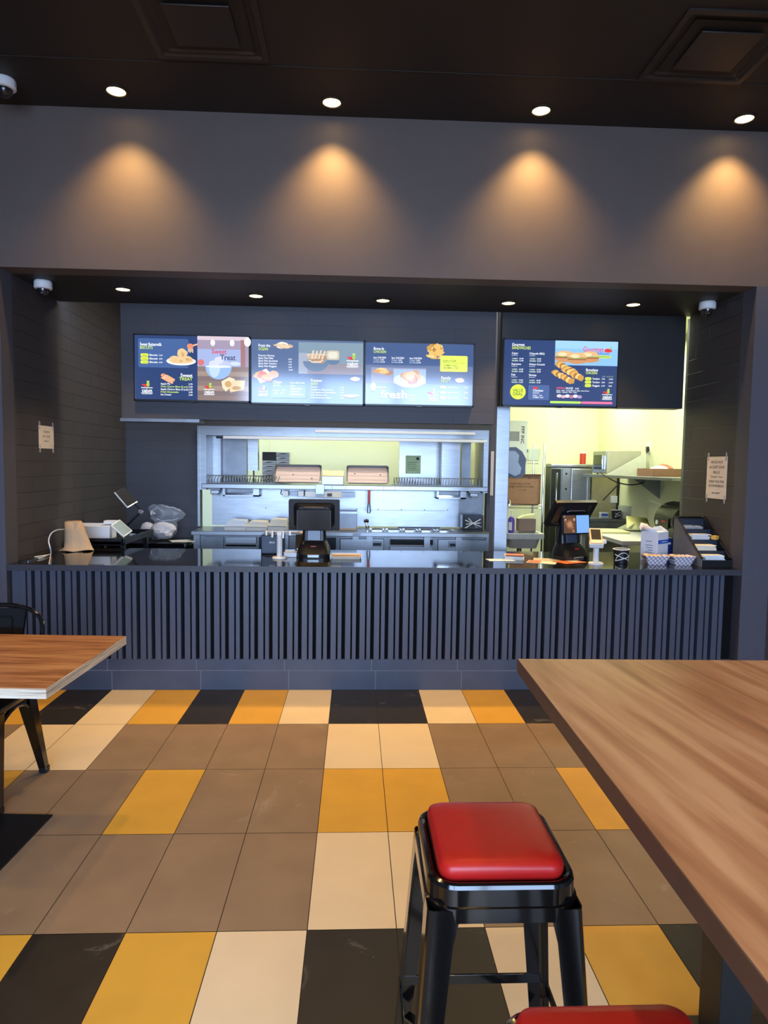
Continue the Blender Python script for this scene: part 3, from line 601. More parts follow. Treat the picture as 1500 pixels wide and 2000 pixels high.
b = B(); b.box(-.075, .075, -.07, .07, 0, .097, boxk, .003); o = b.build('carton'); o.location = (P0.x+.005, YB+.62, 1.37+.0485*5); tag(o, 'black carton on top of the left stack on pass shelf', 'carton', 'cartons stacked on the pass shelf')
b = B(); b.box(-.95, -.30, YB+.502, YB+.75, 1.335, 1.367, steel_d); b.box(-.93, -.89, YB+.70, YB+.74, 0, 1.335, steel_d); b.box(-.36, -.32, YB+.70, YB+.74, 0, 1.335, steel_d); o = b.build('rear_shelf'); tag(o, 'short steel ledge behind pass under the stacked cartons', 'shelf')
b = B(); b.box(.50, .98, YB+.6, YB+.66, 0, 1.90, steel); b.box(.50, .98, YB+.594, YB+.6, 1.88, 1.90, black_p); o = b.build('steel_cabinet'); tag(o, 'tall steel cabinet seen through the pass, green notice taped on it', 'cabinet')
b = B(); p = at(792, 925, YB+.59); q = at(822, 890, YB+.59); nb = mat('green_notice', (196, 214, 160), .7, var=.1, scale=30); b.box(p.x, q.x, YB+.592, YB+.594, p.z, q.z, nb)
b.box(q.x-.05, q.x-.02, YB+.590, YB+.592, q.z-.05, q.z-.02, ink)
for k in range(5): b.box(p.x+.02, q.x-.03-.02*(k % 2), YB+.590, YB+.592, q.z-.08-.022*k, q.z-.076-.022*k, ink)
o = b.build('notice'); tag(o, 'pale green notice taped to steel cabinet behind pass', 'notice')
# tongs
t = thing('tongs', 'red-handled tongs hanging from the pass shelf', 'tongs', (at(721, 957, YB-.07).x, YB-.07, 1.21))
b = B(); b.box(-.014, .014, -.008, .008, -.03, .105, red_v, .005); b.build('handle', t)
b = B()
for s_ in (-1, 1): b.tube([(.006*s_, 0, -.02), (.012*s_, 0, -.07), (.016*s_, 0, -.11), (.008*s_, 0, -.135)], .006, chrome, 8)
b.build('arms', t)

# ------------------------------------------------------------------ rear steel work counter
wl, wr = at(374, 1037, 6.72).x, at(963, 1048, 6.72).x
wc = thing('work_counter', 'stainless steel work counter with drawers under the pass', 'counter', (0, 6.9, 0)); O = Matrix.Translation((0, -6.9, 0))
def WB(): b = B(); b.T = O; return b
b = WB(); b.box(wl, wr, 6.70, YB+.12, .865, .905, steel, .004); b.build('worktop', wc)
b = WB(); b.box(wl+.04, wr-.04, 6.78, YB-.02, .1, .862, steel_d)
for x in (wl+.02, -.72, -.02, .12, .70, 1.02, wr-.07): b.box(x, x+.06, 6.72, 6.80, .02, .865, steel)
b.build('carcass', wc)
def xx(p, Y=6.72): return at(p, 1060, Y).x
for a, c in ((664, 750), (856, 955)):
    b = WB(); b.box(xx(a), xx(c), 6.735, 6.78, .62, .84, steel, .006); o = b.build('drawer', wc)
    b = WB(); m_ = (xx(a)+xx(c))/2-.1 if a == 856 else xx(c)-.07; b.box(m_-.055, m_+.055, 6.728, 6.735, .76, .82, steel_d, .002); b.box(m_-.04, m_+.04, 6.722, 6.729, .772, .80, black_p); b.build('pull', o)
b = WB(); b.box(xx(762), xx(846), 6.73, 6.76, .78, .84, chrome, .004); b.box(xx(762), xx(846), 6.73, 6.76, .62, .765, steel, .004); b.build('drawer_rail', wc)
b = WB(); b.box(xx(400), xx(436), 6.73, 6.78, .62, .845, steel_d); b.build('front_panel', wc)
b = WB(); b.box(xx(440), xx(500), 6.735, 6.78, .78, .845, steel, .003); b.box(xx(440), xx(500), 6.72, 6.735, .755, .77, chrome); b.build('drawer_front', wc)
b = WB(); b.box(xx(505), xx(560), 6.74, 6.78, .62, .845, black_p); b.build('bay_shade_panel', wc)  # black panels stand in for the shade inside open bays
b = WB(); b.box(xx(636), xx(656), 6.74, 6.78, .62, .845, black_p); b.build('bay_shade_panel', wc)
b = WB(); b.box(-.02, .06, 6.698, 6.70, .872, .898, steel_d); b.build('maker_plate', wc)
# wells with pans let into the worktop
for k, (a, c) in enumerate(((722, 750), (754, 784), (787, 816), (819, 850), (854, 886))):
    xa, xb = at(a, 1032, 6.95).x, at(c, 1032, 6.95).x
    t = thing('food_pan', 'steel food pan let into work counter, %s of the row of five' % ['leftmost', 'second from left', 'middle', 'second from right', 'rightmost'][k], 'food pan', ((xa+xb)/2, 6.98, .906), group='pans in the work counter')
    w = xb-xa; b = B(); b.loft([rrect(w, .22, .02, 0, 4), rrect(w, .22, .02, .008, 4), rrect(w-.025, .195, .015, .008, 4), rrect(w-.03, .19, .015, .001, 4)], chrome, cap=False); b.build('rim', t)
    b = B(); b.loft([rrect(w-.028, .192, .015, .0005, 4), rrect(w-.028, .192, .015, .0012, 4)], mat('pan_inside', (70, 66, 62), .4, metal=.6, var=.3, scale=20)); b.build('well', t)
t = thing('spray_tap', 'small chrome tap standing at left of the food pans', 'tap', (at(717, 1040, 6.85).x, 6.85, .906))
B().tube([(0, 0, 0), (0, 0, .05), (-.01, 0, .09), (-.005, -.02, .12)], .012, chrome, 10).build('body', t)
b = B(); b.cyl((-.035, -.02, .105), .016, .05, black_p, 'x', 12); b.cyl((0, 0, .04), .02, .012, chrome, 'z', 14); b.build('knob', t)
# stacked paper cartons
for k, (a, c, h, m_) in enumerate(((441, 482, .10, white_p), (483, 523, .09, boxw), (525, 562, .115, cream))):
    xa, xb = at(a, 1030, 6.9).x, at(c, 1030, 6.9).x; w = xb-xa
    b = B(); b.prism([(0, 0), (w, 0), (w, h*.55), (w-.01, h*.95), (w*.3, h), (.03, h*.93), (0, h*.4)], 'y', 0, .2, cream if k else white_p); b.box(.0, w, -.006, .0, 0, h*.4, boxw)
    b.box(.0, w-.012, -.0085, -.006, h*.38, h*.41, kraft)
    o = b.build('paper_pack'); o.location = (xa, 6.84, .905); tag(o, 'soft cream paper pack on work counter, %s of three' % ['leftmost', 'middle', 'rightmost, beside the sales terminal'][k], 'paper pack', 'paper packs on the work counter')
xa, xb = at(600, 1030, 6.95).x, at(697, 1030, 6.95).x
b = B(); b.box(xa, xb, 6.9, 7.15, .905, 1.10, steel_d, .004); b.box(xa, xb, 6.894, 6.9, .912, .93, kraft); b.box(xa, xb, 6.89, 6.9, 1.08, 1.10, steel); o = b.build('steel_bin'); tag(o, 'square steel bin on work counter behind the left sales terminal', 'bin')
# straw holder at the right
hx0, hx1 = at(902, 1035, 6.92).x, at(943, 1035, 6.92).x
t = thing('straw_holder', 'clear holder with crossed straws at right end of work counter', 'holder', ((hx0+hx1)/2, 6.94, .905))
w = hx1-hx0; smoky = mat('smoked_plastic', (70, 76, 90), .2, var=.1, alpha=.7)
b = B(); b.box(-w/2, w/2, .1, .11, .02, .17, smoky); b.box(-w/2, -w/2+.006, -.05, .1, .02, .17, smoky); b.box(w/2-.006, w/2, -.05, .1, .02, .17, smoky); b.box(-w/2, w/2, -.05, .11, 0, .02, black_p); b.build('case', t)
b = B()
for q in ((-.5, .02, .5, .11), (-.5, .1, .55, .03), (-.3, .12, .3, .02), (-.45, .06, .5, .07)): b.tube([(q[0]*w*.75, -.06, q[1]+.02), (q[2]*w*.75, -.03, q[3]+.02)], .0045, white_p, 6)
b.build('straws', t)

# ------------------------------------------------------------------ left side of the servery
sc = thing('side_stand', 'black metal side stand with raised rim in the left corner', 'stand', (-2.11, 5.95, 0)); sc_o = Matrix.Translation((2.11, -5.95, 0))
rim_m = mat('black_stand_metal', (34, 34, 38), .3, metal=.3, var=.1)
b = B(); b.T = sc_o; b.box(-2.35, -1.895, 5.545, 6.34, .895, .935, rim_m, .006); b.build('top', sc)
b = B(); b.T = sc_o
for q in ((-2.35, -1.88, 5.545, 5.565), (-1.90, -1.88, 5.545, 6.35), (-2.35, -1.88, 6.33, 6.35)): b.box(*q, .90, .955, rim_m, .004)
b.box(-2.2, -1.93, 6.0, 6.02, .935, .95, chrome); b.box(-2.2, -1.93, 6.16, 6.18, .935, .95, rim_m); b.build('rim', sc)
for x, y in ((-1.905, 5.60), (-1.905, 6.20), (-2.33, 5.60), (-2.33, 6.28)):
    b = B(); b.T = sc_o; b.box(x-.018, x+.018, y-.018, y+.018, 0, .9, rim_m); b.build('leg', sc)
# low black bench at the back wall
b = B(); b.box(XL-.02, wl-.02, 6.52, YB-.01, .76, .80, black_stone, .003); b.box(XL-.02, wl-.06, 6.6, YB-.01, 0, .76, dark_gap); o = b.build('low_bench'); tag(o, 'low black bench against the rear wall left of work counter', 'bench')
# clear bag
t = thing('plastic_bag', 'clear tied plastic bag of white goods on the low black bench', 'bag', (at(312, 1060, 6.8).x, 6.8, .812))
bag_m = mat('clear_bag', (235, 240, 248), .12, var=0, alpha=.32, bump=0, spec=.9)
def blob(cx, cy, cz, rx, ry, rz, m, jag, b, seg=14, rings=9, sd=1):
    rnd = random.Random(sd); R = []
    for i in range(rings+1):
        a = PI*i/rings; R.append([Vector((cx+rx*max(math.sin(a), .02)*math.cos(2*PI*k/seg)*(1+rnd.uniform(-jag, jag)), cy+ry*max(math.sin(a), .02)*math.sin(2*PI*k/seg)*(1+rnd.uniform(-jag, jag)), cz-rz*math.cos(a)*(1+rnd.uniform(-jag, jag)*.3))) for k in range(seg)])
    b.loft(R, m)
b = B(); blob(.03, 0, .085, .125, .09, .085, mat('pale_goods', (226, 212, 206), .7, var=.08, scale=20), .2, b, 16); blob(-.13, .03, .085, .07, .06, .08, mat('pale_goods', (0, 0, 0)), .14, b, sd=4); b.build('contents', t, smooth=.5)
film = mat('clear_film', (225, 232, 245), .08, var=0, alpha=.13, spec=1.0)
b = B(); R_ = []
rnd = random.Random(11)
for z, cx_, rx_, ry_ in ((.0, .02, .09, .08), (.06, .03, .13, .10), (.14, .05, .12, .09), (.18, .06, .10, .06), (.21, .08, .15, .08), (.25, .10, .165, .09), (.29, .05, .15, .08), (.325, -.0, .10, .05), (.34, -.02, .05, .03)):
    R_.append([Vector((cx_+rx_*math.cos(2*PI*k/26)*(1+rnd.uniform(-.14, .14)), ry_*math.sin(2*PI*k/26)*(1+rnd.uniform(-.2, .2)), max(.001, z+rnd.uniform(-.012, .012)))) for k in range(26)])
b.loft(R_, film); b.build('film', t, smooth=.5)
for a0, a1 in ((.3, 1.6), (2.2, 3.4), (4.0, 5.6)):
    b = B(); b.tube([(.09+.15*math.cos(a0+(a1-a0)*k/8), -.085, .26+.07*math.sin(a0+(a1-a0)*k/8)+rnd.uniform(-.006, .006)) for k in range(9)], .004, mat('film_crease', (225, 232, 245), .15, var=0, alpha=.5, spec=1)); b.build('crease', t)
b = B(); p = at(341, 1061, 6.7)
for k, (dx, dy, a, w) in enumerate(((0, 0, .2, .2), (.05, .06, -.3, .16), (-.06, .03, .5, .14))):
    b.box(-w/2, w/2, -.06, .06, .0015*k, .0015*k+.001, paper, T=Matrix.Translation((dx, dy, 0)) @ Matrix.Rotation(a, 4, 'Z'))
o = b.build('loose_papers'); o.location = (p.x+.08, 6.70, .801); tag(o, 'loose white papers on the low black bench beside clear bag', 'papers')
# box with printer and tablet on stand
t = thing('white_box', 'white open carton on side stand behind brown paper roll', 'box', (-2.14, 5.68, .936))
b = B(); b.box(-.185, .10, 0, .16, 0, .105, white_p, .003); b.box(-.185, .10, .14, .16, .105, .118, white_p); b.build('carton', t)
b = B(); b.box(.02, .12, .08, .16, .115, .145, white_p, .004); b.build('flap', t)
t = thing('card_terminal', 'tilted terminal with grey-green display on side stand', 'terminal', (-2.0, 5.72, .956)); 
Tt = Matrix.Translation((.04, 0, .065)) @ Matrix.Rotation(math.radians(-32), 4, 'Y') @ Matrix.Rotation(math.radians(-18), 4, 'X')
T2 = Matrix.Translation((.05, -.02, .066)) @ Matrix.Scale(.85, 4) @ Matrix.Rotation(math.radians(42), 4, 'Y') @ Matrix.Rotation(math.radians(28), 4, 'X')
b = B(); b.T = T2; b.box(-.085, .085, -.07, .07, -.009, .009, white_p, .005); b.build('body', t)
b = B(); b.T = T2; b.box(-.075, .075, -.062, .062, .0095, .0105, mat('grey_green_display', (70, 92, 92), .3, var=.1, emit=(80, 104, 104), es=.2)); b.build('display', t)
b = B(); b.box(.03, .06, .0, .03, 0, .05, black_p, .003); b.build('foot', t)
t = thing('tablet_holder', 'black bent arm holding a dark tablet beside the left wall', 'tablet arm', (-2.02, 6.05, .936))
b = B(); b.cyl((.0, 0, 0), .04, .02, black_p); b.tube([(0, 0, .02), (.0, 0, .08), (.09, 0, .17), (.13, 0, .21)], .009, black_p, 10); b.tube([(.13, 0, .21), (.08, 0, .26), (.05, 0, .29)], .008, black_p, 10); b.cyl((.12, -.012, .205), .02, .024, chrome, 'y', 14); b.build('arm', t)
Tt = Matrix.Translation((.0, -.02, .33)) @ Matrix.Rotation(math.radians(50), 4, 'Y') @ Matrix.Rotation(math.radians(35), 4, 'X')
b = B(); b.T = Tt; b.box(-.085, .085, -.06, .06, -.006, .006, black_p, .004); b.box(-.088, .088, -.064, -.058, -.007, .007, white_p, .002); b.box(.08, .088, -.06, .06, -.007, .007, chrome, .002); b.build('tablet', t)
b = B(); b.T = Tt; b.box(-.08, .08, -.055, .055, .0065, .0072, mat('dark_display', (14, 14, 16), .4, var=0, spec=.1)); b.build('display', t)

# paper roll on the counter
t = thing('paper_roll', 'brown paper towel roll with loose skirt on the counter', 'paper roll', (-2.195, 5.34, .88))
b = B(); b.lathe([(.058, .01), (.061, .02), (.061, .226), (.058, .232), (.020, .232), (.018, .226), (.018, .02)], (0, 0, 0), kraft, 32); b.build('roll', t)
b = B(); pts0 = []
sk = [[Vector((.078*math.cos(a)+0, .078*math.sin(a)*1.0, .22)) for a in [PI+PI*k/14 for k in range(15)]]]
b = B()
def strip(rows, m, bb):
    for r in range(len(rows)-1):
        for k in range(len(rows[0])-1): bb.face([rows[r][k], rows[r][k+1], rows[r+1][k+1], rows[r+1][k]], m)
rows = []
for z, fr, fl_, fy in ((.228, .0, .0, 0), (.15, .028, .0, .004), (.08, .056, .002, .01), (.03, .074, .006, .02), (.010, .082, .025, .03), (.002, .088, .045, .04)):
    rows.append([Vector(((.064+(fr if math.cos(a) > 0 else fl_))*math.cos(a), (.064+fy)*math.sin(a)*(1 if math.cos(a) < .3 else .8), z+(.010*abs(math.sin(2.5*a)) if z < .02 else 0))) for a in [PI*1.0+PI*1.06*k/24 for k in range(25)]])
strip(rows, kraft, b); bmesh.ops.remove_doubles(b.bm, verts=b.bm.verts, dist=.0005); o = b.build('loose_sheet', t, smooth=1.2)
so = o.modifiers.new('thick', 'SOLIDIFY'); so.thickness = .0015
# phone
t = thing('phone', 'black phone lying at the left end of the counter', 'phone', (-2.285, 4.80, .88), .0)
b = B(); b.box(-.035, .035, -.075, .075, 0, .009, black_g, .003); b.build('body', t)
b = B(); b.loft([rrect(.071, .151, .008, .003, 3), rrect(.071, .151, .008, .006, 3)], chrome, cap=False); b.build('edge_band', t)
# white cable
b = B(); P = [(-2.24, 5.66, 1.02), (-2.29, 5.55, 1.03), (-2.315, 5.42, 1.0), (-2.30, 5.30, .93), (-2.27, 5.20, .889), (-2.25, 5.02, .888), (-2.285, 4.90, .888)]
def smooth_pts(P, n=6):
    P = [Vector(p) for p in P]; out = []
    for i in range(len(P)-1):
        p0, p1, p2, p3 = P[max(i-1, 0)], P[i], P[i+1], P[min(i+2, len(P)-1)]
        for k in range(n):
            t_ = k/n; out.append(.5*((2*p1)+(p2-p0)*t_+(2*p0-5*p1+4*p2-p3)*t_*t_+(3*p1-p0-3*p2+p3)*t_**3))
    return out+[P[-1]]
def wx(v): v.x = max(v.x, XL+.012); return v
cz = .889
P = [at(127, 1034, 5.33), at(112, 1035, 5.2), at(100, 1042, 5.1), at(95, 1056, 5.05), at(98, 1070, 5.02), on(99, 1082, cz), on(86, 1085, cz), on(68, 1088, cz)]
P = [wx(v) for v in P]
b.tube(smooth_pts(P), .0048, white_p, 8); b.tube(smooth_pts([wx(on(99, 1083, cz)), wx(on(98, 1090, cz)), wx(on(96, 1101, cz))]), .004, white_p, 8); b.tube(smooth_pts([wx(on(98, 1082, cz)), wx(on(84, 1088, cz)), wx(on(74, 1090, cz))]), .004, white_p, 8)
o = b.build('charging_cable'); tag(o, 'white cable looping from carton to phone on the counter', 'cable')

# ------------------------------------------------------------------ sales terminals on the counter
def pos(label, loc, rz, disp, tl=8, hz_=.318, td=0, dz=-.035):
    t = thing('sales_terminal', label, 'sales terminal', loc, rz, group='point of sale terminals on the counter')
    tilt = Matrix.Translation((0, .02, hz_)) @ Matrix.Rotation(math.radians(tl), 4, 'X'); dt = Matrix.Translation((0, .02, hz_)) @ Matrix.Rotation(math.radians(td), 4, 'X')
    b = B(); b.loft([rrect(.235, .19, .05, 0, 5, 0, .02), rrect(.25, .20, .06, .03, 5, 0, .02), rrect(.235, .17, .05, .075, 5, 0, .03), rrect(.19, .11, .04, .125, 5, 0, .045)], black_p); b.box(-.045, .045, -.085, -.075, .005, .03, steel_d, .004); b.box(-.02, .02, -.058, -.055, .085, .092, mat('red_mark', (190, 30, 30), .4, var=0)); b.build('base', t)
    b = B(); b.loft([rrect(.19, .09, .03, .12, 5, 0, .05), rrect(.165, .05, .02, .24, 5, 0, .05), rrect(.17, .05, .02, .28, 5, 0, .05)], black_p); b.loft([rrect(.105, .012, .005, .13, 2, 0, .006), rrect(.10, .012, .005, .24, 2, 0, .02)], mat('blue_grey_column', (58, 66, 84), .25, var=.05)); b.build('neck', t)
    b = B(); b.T = tilt; b.loft([[Vector((v.x, -.0, v.y)) for v in rrect(.385, .235, .012, 0, 4)], [Vector((v.x, .03, v.y)) for v in rrect(.385, .235, .012, 0, 4)]], black_p); b.loft([[Vector((v.x, -.022, v.y)) for v in rrect(.24, .14, .03, 0, 4)], [Vector((v.x, 0, v.y)) for v in rrect(.31, .19, .03, 0, 4)]], black_p); b.tube([(-.085, -.03, .052), (-.07, -.034, .066), (.07, -.034, .066), (.085, -.03, .052)], .005, steel_d, 8); b.build('monitor', t)
    b = B(); b.T = dt @ Matrix.Translation((.0, -.052, dz)); b.box(-.132, .132, .0, .022, -.078, .078, black_p, .006); b.build('customer_display', t)
    s = Scr(.246, .142); s.sp = .06; disp(s); o = s.build('display_panel', t, smooth=0, recalc=False); o.matrix_local = dt @ Matrix.Translation((.0, -.0525, dz))
    return t
def d_off(s): s.rect(0, 0, 1, 1, (26, 22, 24)); s.rect(.02, .03, .98, .97, (30, 26, 27)); s.food(.15, .2, .1, .12, [(34, 29, 29)], 5)
def d_on(s):
    s.rect(0, 0, 1, 1, (20, 26, 50)); s.rect(.03, .03, .48, .97, (84, 60, 46))
    for k in range(16): s.ell(.06+.02*(k*7 % 20), .1+.8*((k*37) % 100)/100, .045, .08, [(140, 104, 76), (104, 70, 50), (170, 130, 100), (70, 50, 40)][k % 4], .2)
    s.ell(.25, .5, .14, .24, (120, 82, 60), .1); s.ell(.25, .5, .09, .15, (160, 116, 84), .1); s.rect(.5, .03, .98, .97, (112, 158, 216))
p = on(611, 1090, .88); pos('black sales terminal on the counter in front of the steel pass', (-.307, 5.08, .88), 0, d_off)
pos('black sales terminal with lit customer display before the kitchen opening', (1.665, 5.06, .88), math.radians(20), d_on, 36, .345, -6, -.075)
# card reader stands
def stand(label, loc, rz, term):
    t = thing('card_reader_stand', label, 'stand', loc, rz, group='white card reader stands'); wp = mat('white_metal', (226, 224, 220), .35, var=.03)
    b = B(); b.lathe([(.055, 0), (.055, .008), (.05, .014), (.02, .016)], (0, 0, 0), wp, 28); b.build('foot', t)
    b = B(); b.cyl((0, 0, .014), .021, .155, wp, 'z', 24); b.build('pole', t)
    return t, wp
t, wp = stand('white reader stand with empty claw left of front sales terminal', (-.556, 5.0, .88), 0, False)
b = B()
b.T = Matrix.Translation((0, 0, .165)) @ Matrix.Rotation(math.radians(-12), 4, 'X')
b.box(-.018, .018, -.02, .02, -.0, .03, wp, .004); b.box(-.10, .085, -.05, -.04, .028, .034, wp, .002); b.box(-.10, .085, .06, .07, .028, .034, wp, .002)
for x in (-.10, -.05, .02, .075): b.box(x, x+.012, -.05, .07, .028, .036, wp, .002)
for x, h in ((-.098, .03), (-.055, .045), (.025, .05), (.075, .03)): b.box(x, x+.014, -.054, -.046, -h+.03, .034, wp, .002)
b.box(.085, .14, -.03, .05, .026, .034, cream, .003); b.build('claw', t)
t, wp = stand('white stand holding payment terminal before right sales terminal', (1.765, 4.82, .88), 0, True)
T = Matrix.Translation((-.01, -.01, .205)) @ Matrix.Rotation(math.radians(-14), 4, 'Z') @ Matrix.Rotation(math.radians(32), 4, 'X')
b = B(); b.T = T; b.box(-.045, .045, -.09, .09, -.03, .012, mat('peach_case', (236, 196, 160), .4), .008); b.box(-.05, .05, -.095, -.04, -.035, .004, wp, .008); b.build('reader', t)
b = B(); b.T = T; b.box(-.034, .034, -.05, .07, .0122, .0135, mat('dim_display', (24, 20, 20), .5, var=0, spec=.1)); b.build('reader_display', t)
b = B(); b.T = Matrix.Translation((0, 0, .165)); b.box(-.025, .06, -.045, .02, -.01, .02, wp, .006); b.build('cradle', t)
# receipt printer
t = thing('receipt_printer', 'dark receipt printer left of the front sales terminal', 'printer', (-.56, 5.30, .88))
pb = mat('slate_blue_plastic', (44, 54, 76), .4, var=.05)
b = B(); b.box(-.165, .005, -.075, .11, 0, .150, pb, .008); b.build('body', t)
b = B(); b.T = Matrix.Translation((-.10, -.0765, .085)) @ Matrix.Rotation(PI/2, 4, 'X'); b.text('EPSON', .02, white_p, Matrix(), .042, bold=.02); b.build('lettering', t, smooth=0)
t = thing('kitchen_printer', 'black printer with paper roll cover behind white card stand', 'printer', (-.46, 5.30, .88))
b = B(); b.prism([(-.08, 0), (.12, 0), (.12, .14), (-.02, .15), (-.08, .04)], 'x', 0, .16, black_p); b.box(.02, .15, .0, .09, .15, .162, kraft, .003); b.build('body', t)
b = B(); b.box(.012, .135, -.092, -.08, .03, .05, chrome, .003); b.box(.03, .04, -.094, -.09, .032, .048, black_p); b.box(.07, .09, -.094, -.09, .034, .046, blue_p); b.tube([(.12, -.09, .04), (.15, -.1, .07), (.16, -.08, .045), (.14, -.085, .03)], .004, white_p, 8); b.build('ports', t)
b = B(); b.box(-.049, .049, -.05, .05, 0, .036, white_p, .004); b.box(-.0495, .0495, -.0505, .0505, .03, .033, cream); o = b.build('small_box'); o.location = (-.484, 5.112, .88); tag(o, 'small flat white box beside foot of the left reader stand', 'box')
b = B(); b.tube(smooth_pts([(-.72, 5.22, .885), (-.66, 5.12, .886), (-.62, 5.15, .886), (-.58, 5.1, .886)]), .004, black_p, 6); o = b.build('printer_cable'); tag(o, 'black cable lying before the receipt printer on the counter', 'cable')
# paper tray
t = thing('paper_tray', 'shallow kraft paper tray right of the front sales terminal', 'tray', (-.062, 5.06, .88))
b = B(); b.loft([rrect(.21, .17, .01, .002, 2), rrect(.23, .19, .012, .022, 2), rrect(.222, .182, .012, .022, 2), rrect(.204, .164, .01, .004, 2)], cream, cap=False); b.loft([rrect(.21, .17, .01, 0, 2), rrect(.21, .17, .01, .003, 2)], kraft); b.build('tray', t)
b = B(); b.box(-.1, .1, -.06, .07, .004, .014, kraft); b.build('napkins', t)
# cards and flyers
t = thing('card_stack', 'small stack of orange menus on counter by the steel column', 'menu stack', (1.225, 5.06, .88), math.radians(-14))
b = B()
for k in range(8): b.box(-.075+random.uniform(-.004, .004), .065+random.uniform(-.004, .004), -.05, .055+random.uniform(-.004, .004), .0042*k, .0042*k+.0038, paper)
b.build('sheets', t); b = B(); b.box(-.07, .065, -.05, .053, .034, .0352, orange); b.box(-.07, .065, -.052, -.050, .026, .034, mat('dark_edge', (90, 60, 50), .6)); b.build('cover', t)
b = B(); b.box(-.1, .1, -.06, .06, 0, .0012, mat('pale_blue_sheet', (214, 232, 246), .5)); o = b.build('sheet'); o.location = (1.10, 5.0, .881); o.rotation_euler = (0, 0, .1); tag(o, 'pale blue sheet on the counter left of menu stack', 'sheet')
def flyer(label, loc, rz, m1, m2):
    t = thing('flyer', label, 'flyer', loc, rz, group='flyers spread on the counter'); b = B(); b.box(-.105, .105, -.07, .07, 0, .0015, m2); b.build('sheet', t)
    b = B(); b.box(-.10, -.01, -.066, .066, .0015, .002, m1); b.ell = None; b.box(.01, .09, -.02, .05, .0015, .002, cream); b.build('print', t)
flyer('cream and orange flyer lying nearest the menu stack', (1.39, 4.90, .881), math.radians(-24), orange, cream)
flyer('cream flyer behind the orange one on counter', (1.47, 5.03, .881), math.radians(-16), mat('pale_orange', (226, 180, 140), .6), mat('yellowish_print', (226, 210, 160), .6))
flyer('small orange flyer in front of right sales terminal base', (1.60, 4.90, .884), math.radians(28), orange, orange)
# cup
t = thing('paper_cup', 'black paper cup with white curved lines on the counter', 'cup', (1.975, 4.88, .88)); ck = mat('black_cup', (22, 22, 26), .45, var=.05)
b = B(); b.lathe([(.045, .0), (.047, .002), (.058, .105), (.055, .105), (.044, .004)], (0, 0, 0), ck, 36, cap=False); b.lathe([(.044, .003), (.044, .005)], (0, 0, 0), white_p, 36); b.build('wall', t)
b = B(); b.tube([(.058*math.cos(a), .058*math.sin(a), .106) for a in [2*PI*k/32 for k in range(32)]], .0035, white_p, 8, True); b.build('rim', t)
b = B()
for f in (lambda u: .085-.065*u*u, lambda u: .02+.055*(1-u*u)*0+.03*(u+1)/2*1.4, lambda u: .07-.05*(u+1)/2):
    b.tube([((.0475+.1*f(u)+.0005)*math.cos(-PI/2+u*1.25), (.0475+.1*f(u)+.0005)*math.sin(-PI/2+u*1.25), f(u)) for u in [-1+k/9 for k in range(19)]], .003, white_p, 6, flat=.5)
b.build('line_pattern', t)
# cartons
t = thing('open_carton', 'tall white open carton with blue band at right of counter', 'carton', (2.305, 5.06, .88), math.radians(36))
wc_ = mat('white_carton', (222, 222, 228), .6, var=.03)
b = B(); b.box(-.075, .075, -.07, .07, 0, .225, wc_, .002); b.build('body', t)
b = B(); b.face([(.075, -.07, .225), (.075, .07, .225), (.09, .06, .25), (.085, .0, .262), (.08, -.05, .235)], wc_); b.face([(-.075, .07, .225), (.075, .07, .225), (.05, .09, .27), (-.03, .10, .285), (-.07, .09, .25)], wc_); b.face([(-.075, -.07, .225), (-.075, .07, .225), (-.07, .05, .28), (-.065, -.03, .25)], wc_); o = b.build('flap', t); so = o.modifiers.new('thick', 'SOLIDIFY'); so.thickness = .002
b = B(); b.box(-.07, .0755, -.0712, -.0702, .135, .165, blue_p); b.box(-.02, .05, -.0716, -.0712, .147, .152, white_p)
for k in range(5): b.box(-.0762, -.0752, -.03, .03-.01*(k % 3), .12-.018*k, .1235-.018*k, ink)
b.box(-.0762, -.0752, -.02, .025, .15, .154, ink); b.build('print', t)
b = B(); b.box(-.08, .08, -.07, .07, 0, .15, mat('deep_blue_carton', (30, 44, 120), .5), .003); b.box(-.06, .06, -.072, -.070, .10, .115, white_p); blob(0, 0, .16, .07, .06, .035, mat('clear_wrap', (236, 230, 200), .2, alpha=.7), .2, b, 12, 6, 2); o = b.build('blue_carton'); o.location = (2.475, 5.34, .88); tag(o, 'deep blue carton with clear wrap behind the white carton', 'carton')
# paper boats
def boat_mat():
    m = bpy.data.materials.new('lattice_paper'); m.use_nodes = True; nt = m.node_tree; b_ = nt.nodes['Principled BSDF']; b_.inputs['Roughness'].default_value = .7
    tc = nt.nodes.new('ShaderNodeTexCoord'); mp = nt.nodes.new('ShaderNodeMapping'); mp.inputs['Rotation'].default_value = (0, PI/4, 0); mp.inputs['Scale'].default_value = (1, .0, 1)
    br = nt.nodes.new('ShaderNodeTexBrick'); br.offset = 0; br.inputs['Scale'].default_value = 1; br.inputs['Brick Width'].default_value = .022; br.inputs['Row Height'].default_value = .022; br.inputs['Mortar Size'].default_value = .0022
    sp = nt.nodes.new('ShaderNodeSeparateXYZ'); cb = nt.nodes.new('ShaderNodeCombineXYZ')
    br.inputs['Color1'].default_value = br.inputs['Color2'].default_value = (.78, .74, .76, 1); br.inputs['Mortar'].default_value = (.22, .10, .18, 1)
    nt.links.new(tc.outputs['Object'], mp.inputs[0]); nt.links.new(mp.outputs[0], sp.inputs[0]); nt.links.new(sp.outputs[0], cb.inputs[0]); nt.links.new(sp.outputs[2], cb.inputs[1]); nt.links.new(cb.outputs[0], br.inputs['Vector']); nt.links.new(br.outputs[0], b_.inputs['Base Color']); return m
lat = boat_mat()
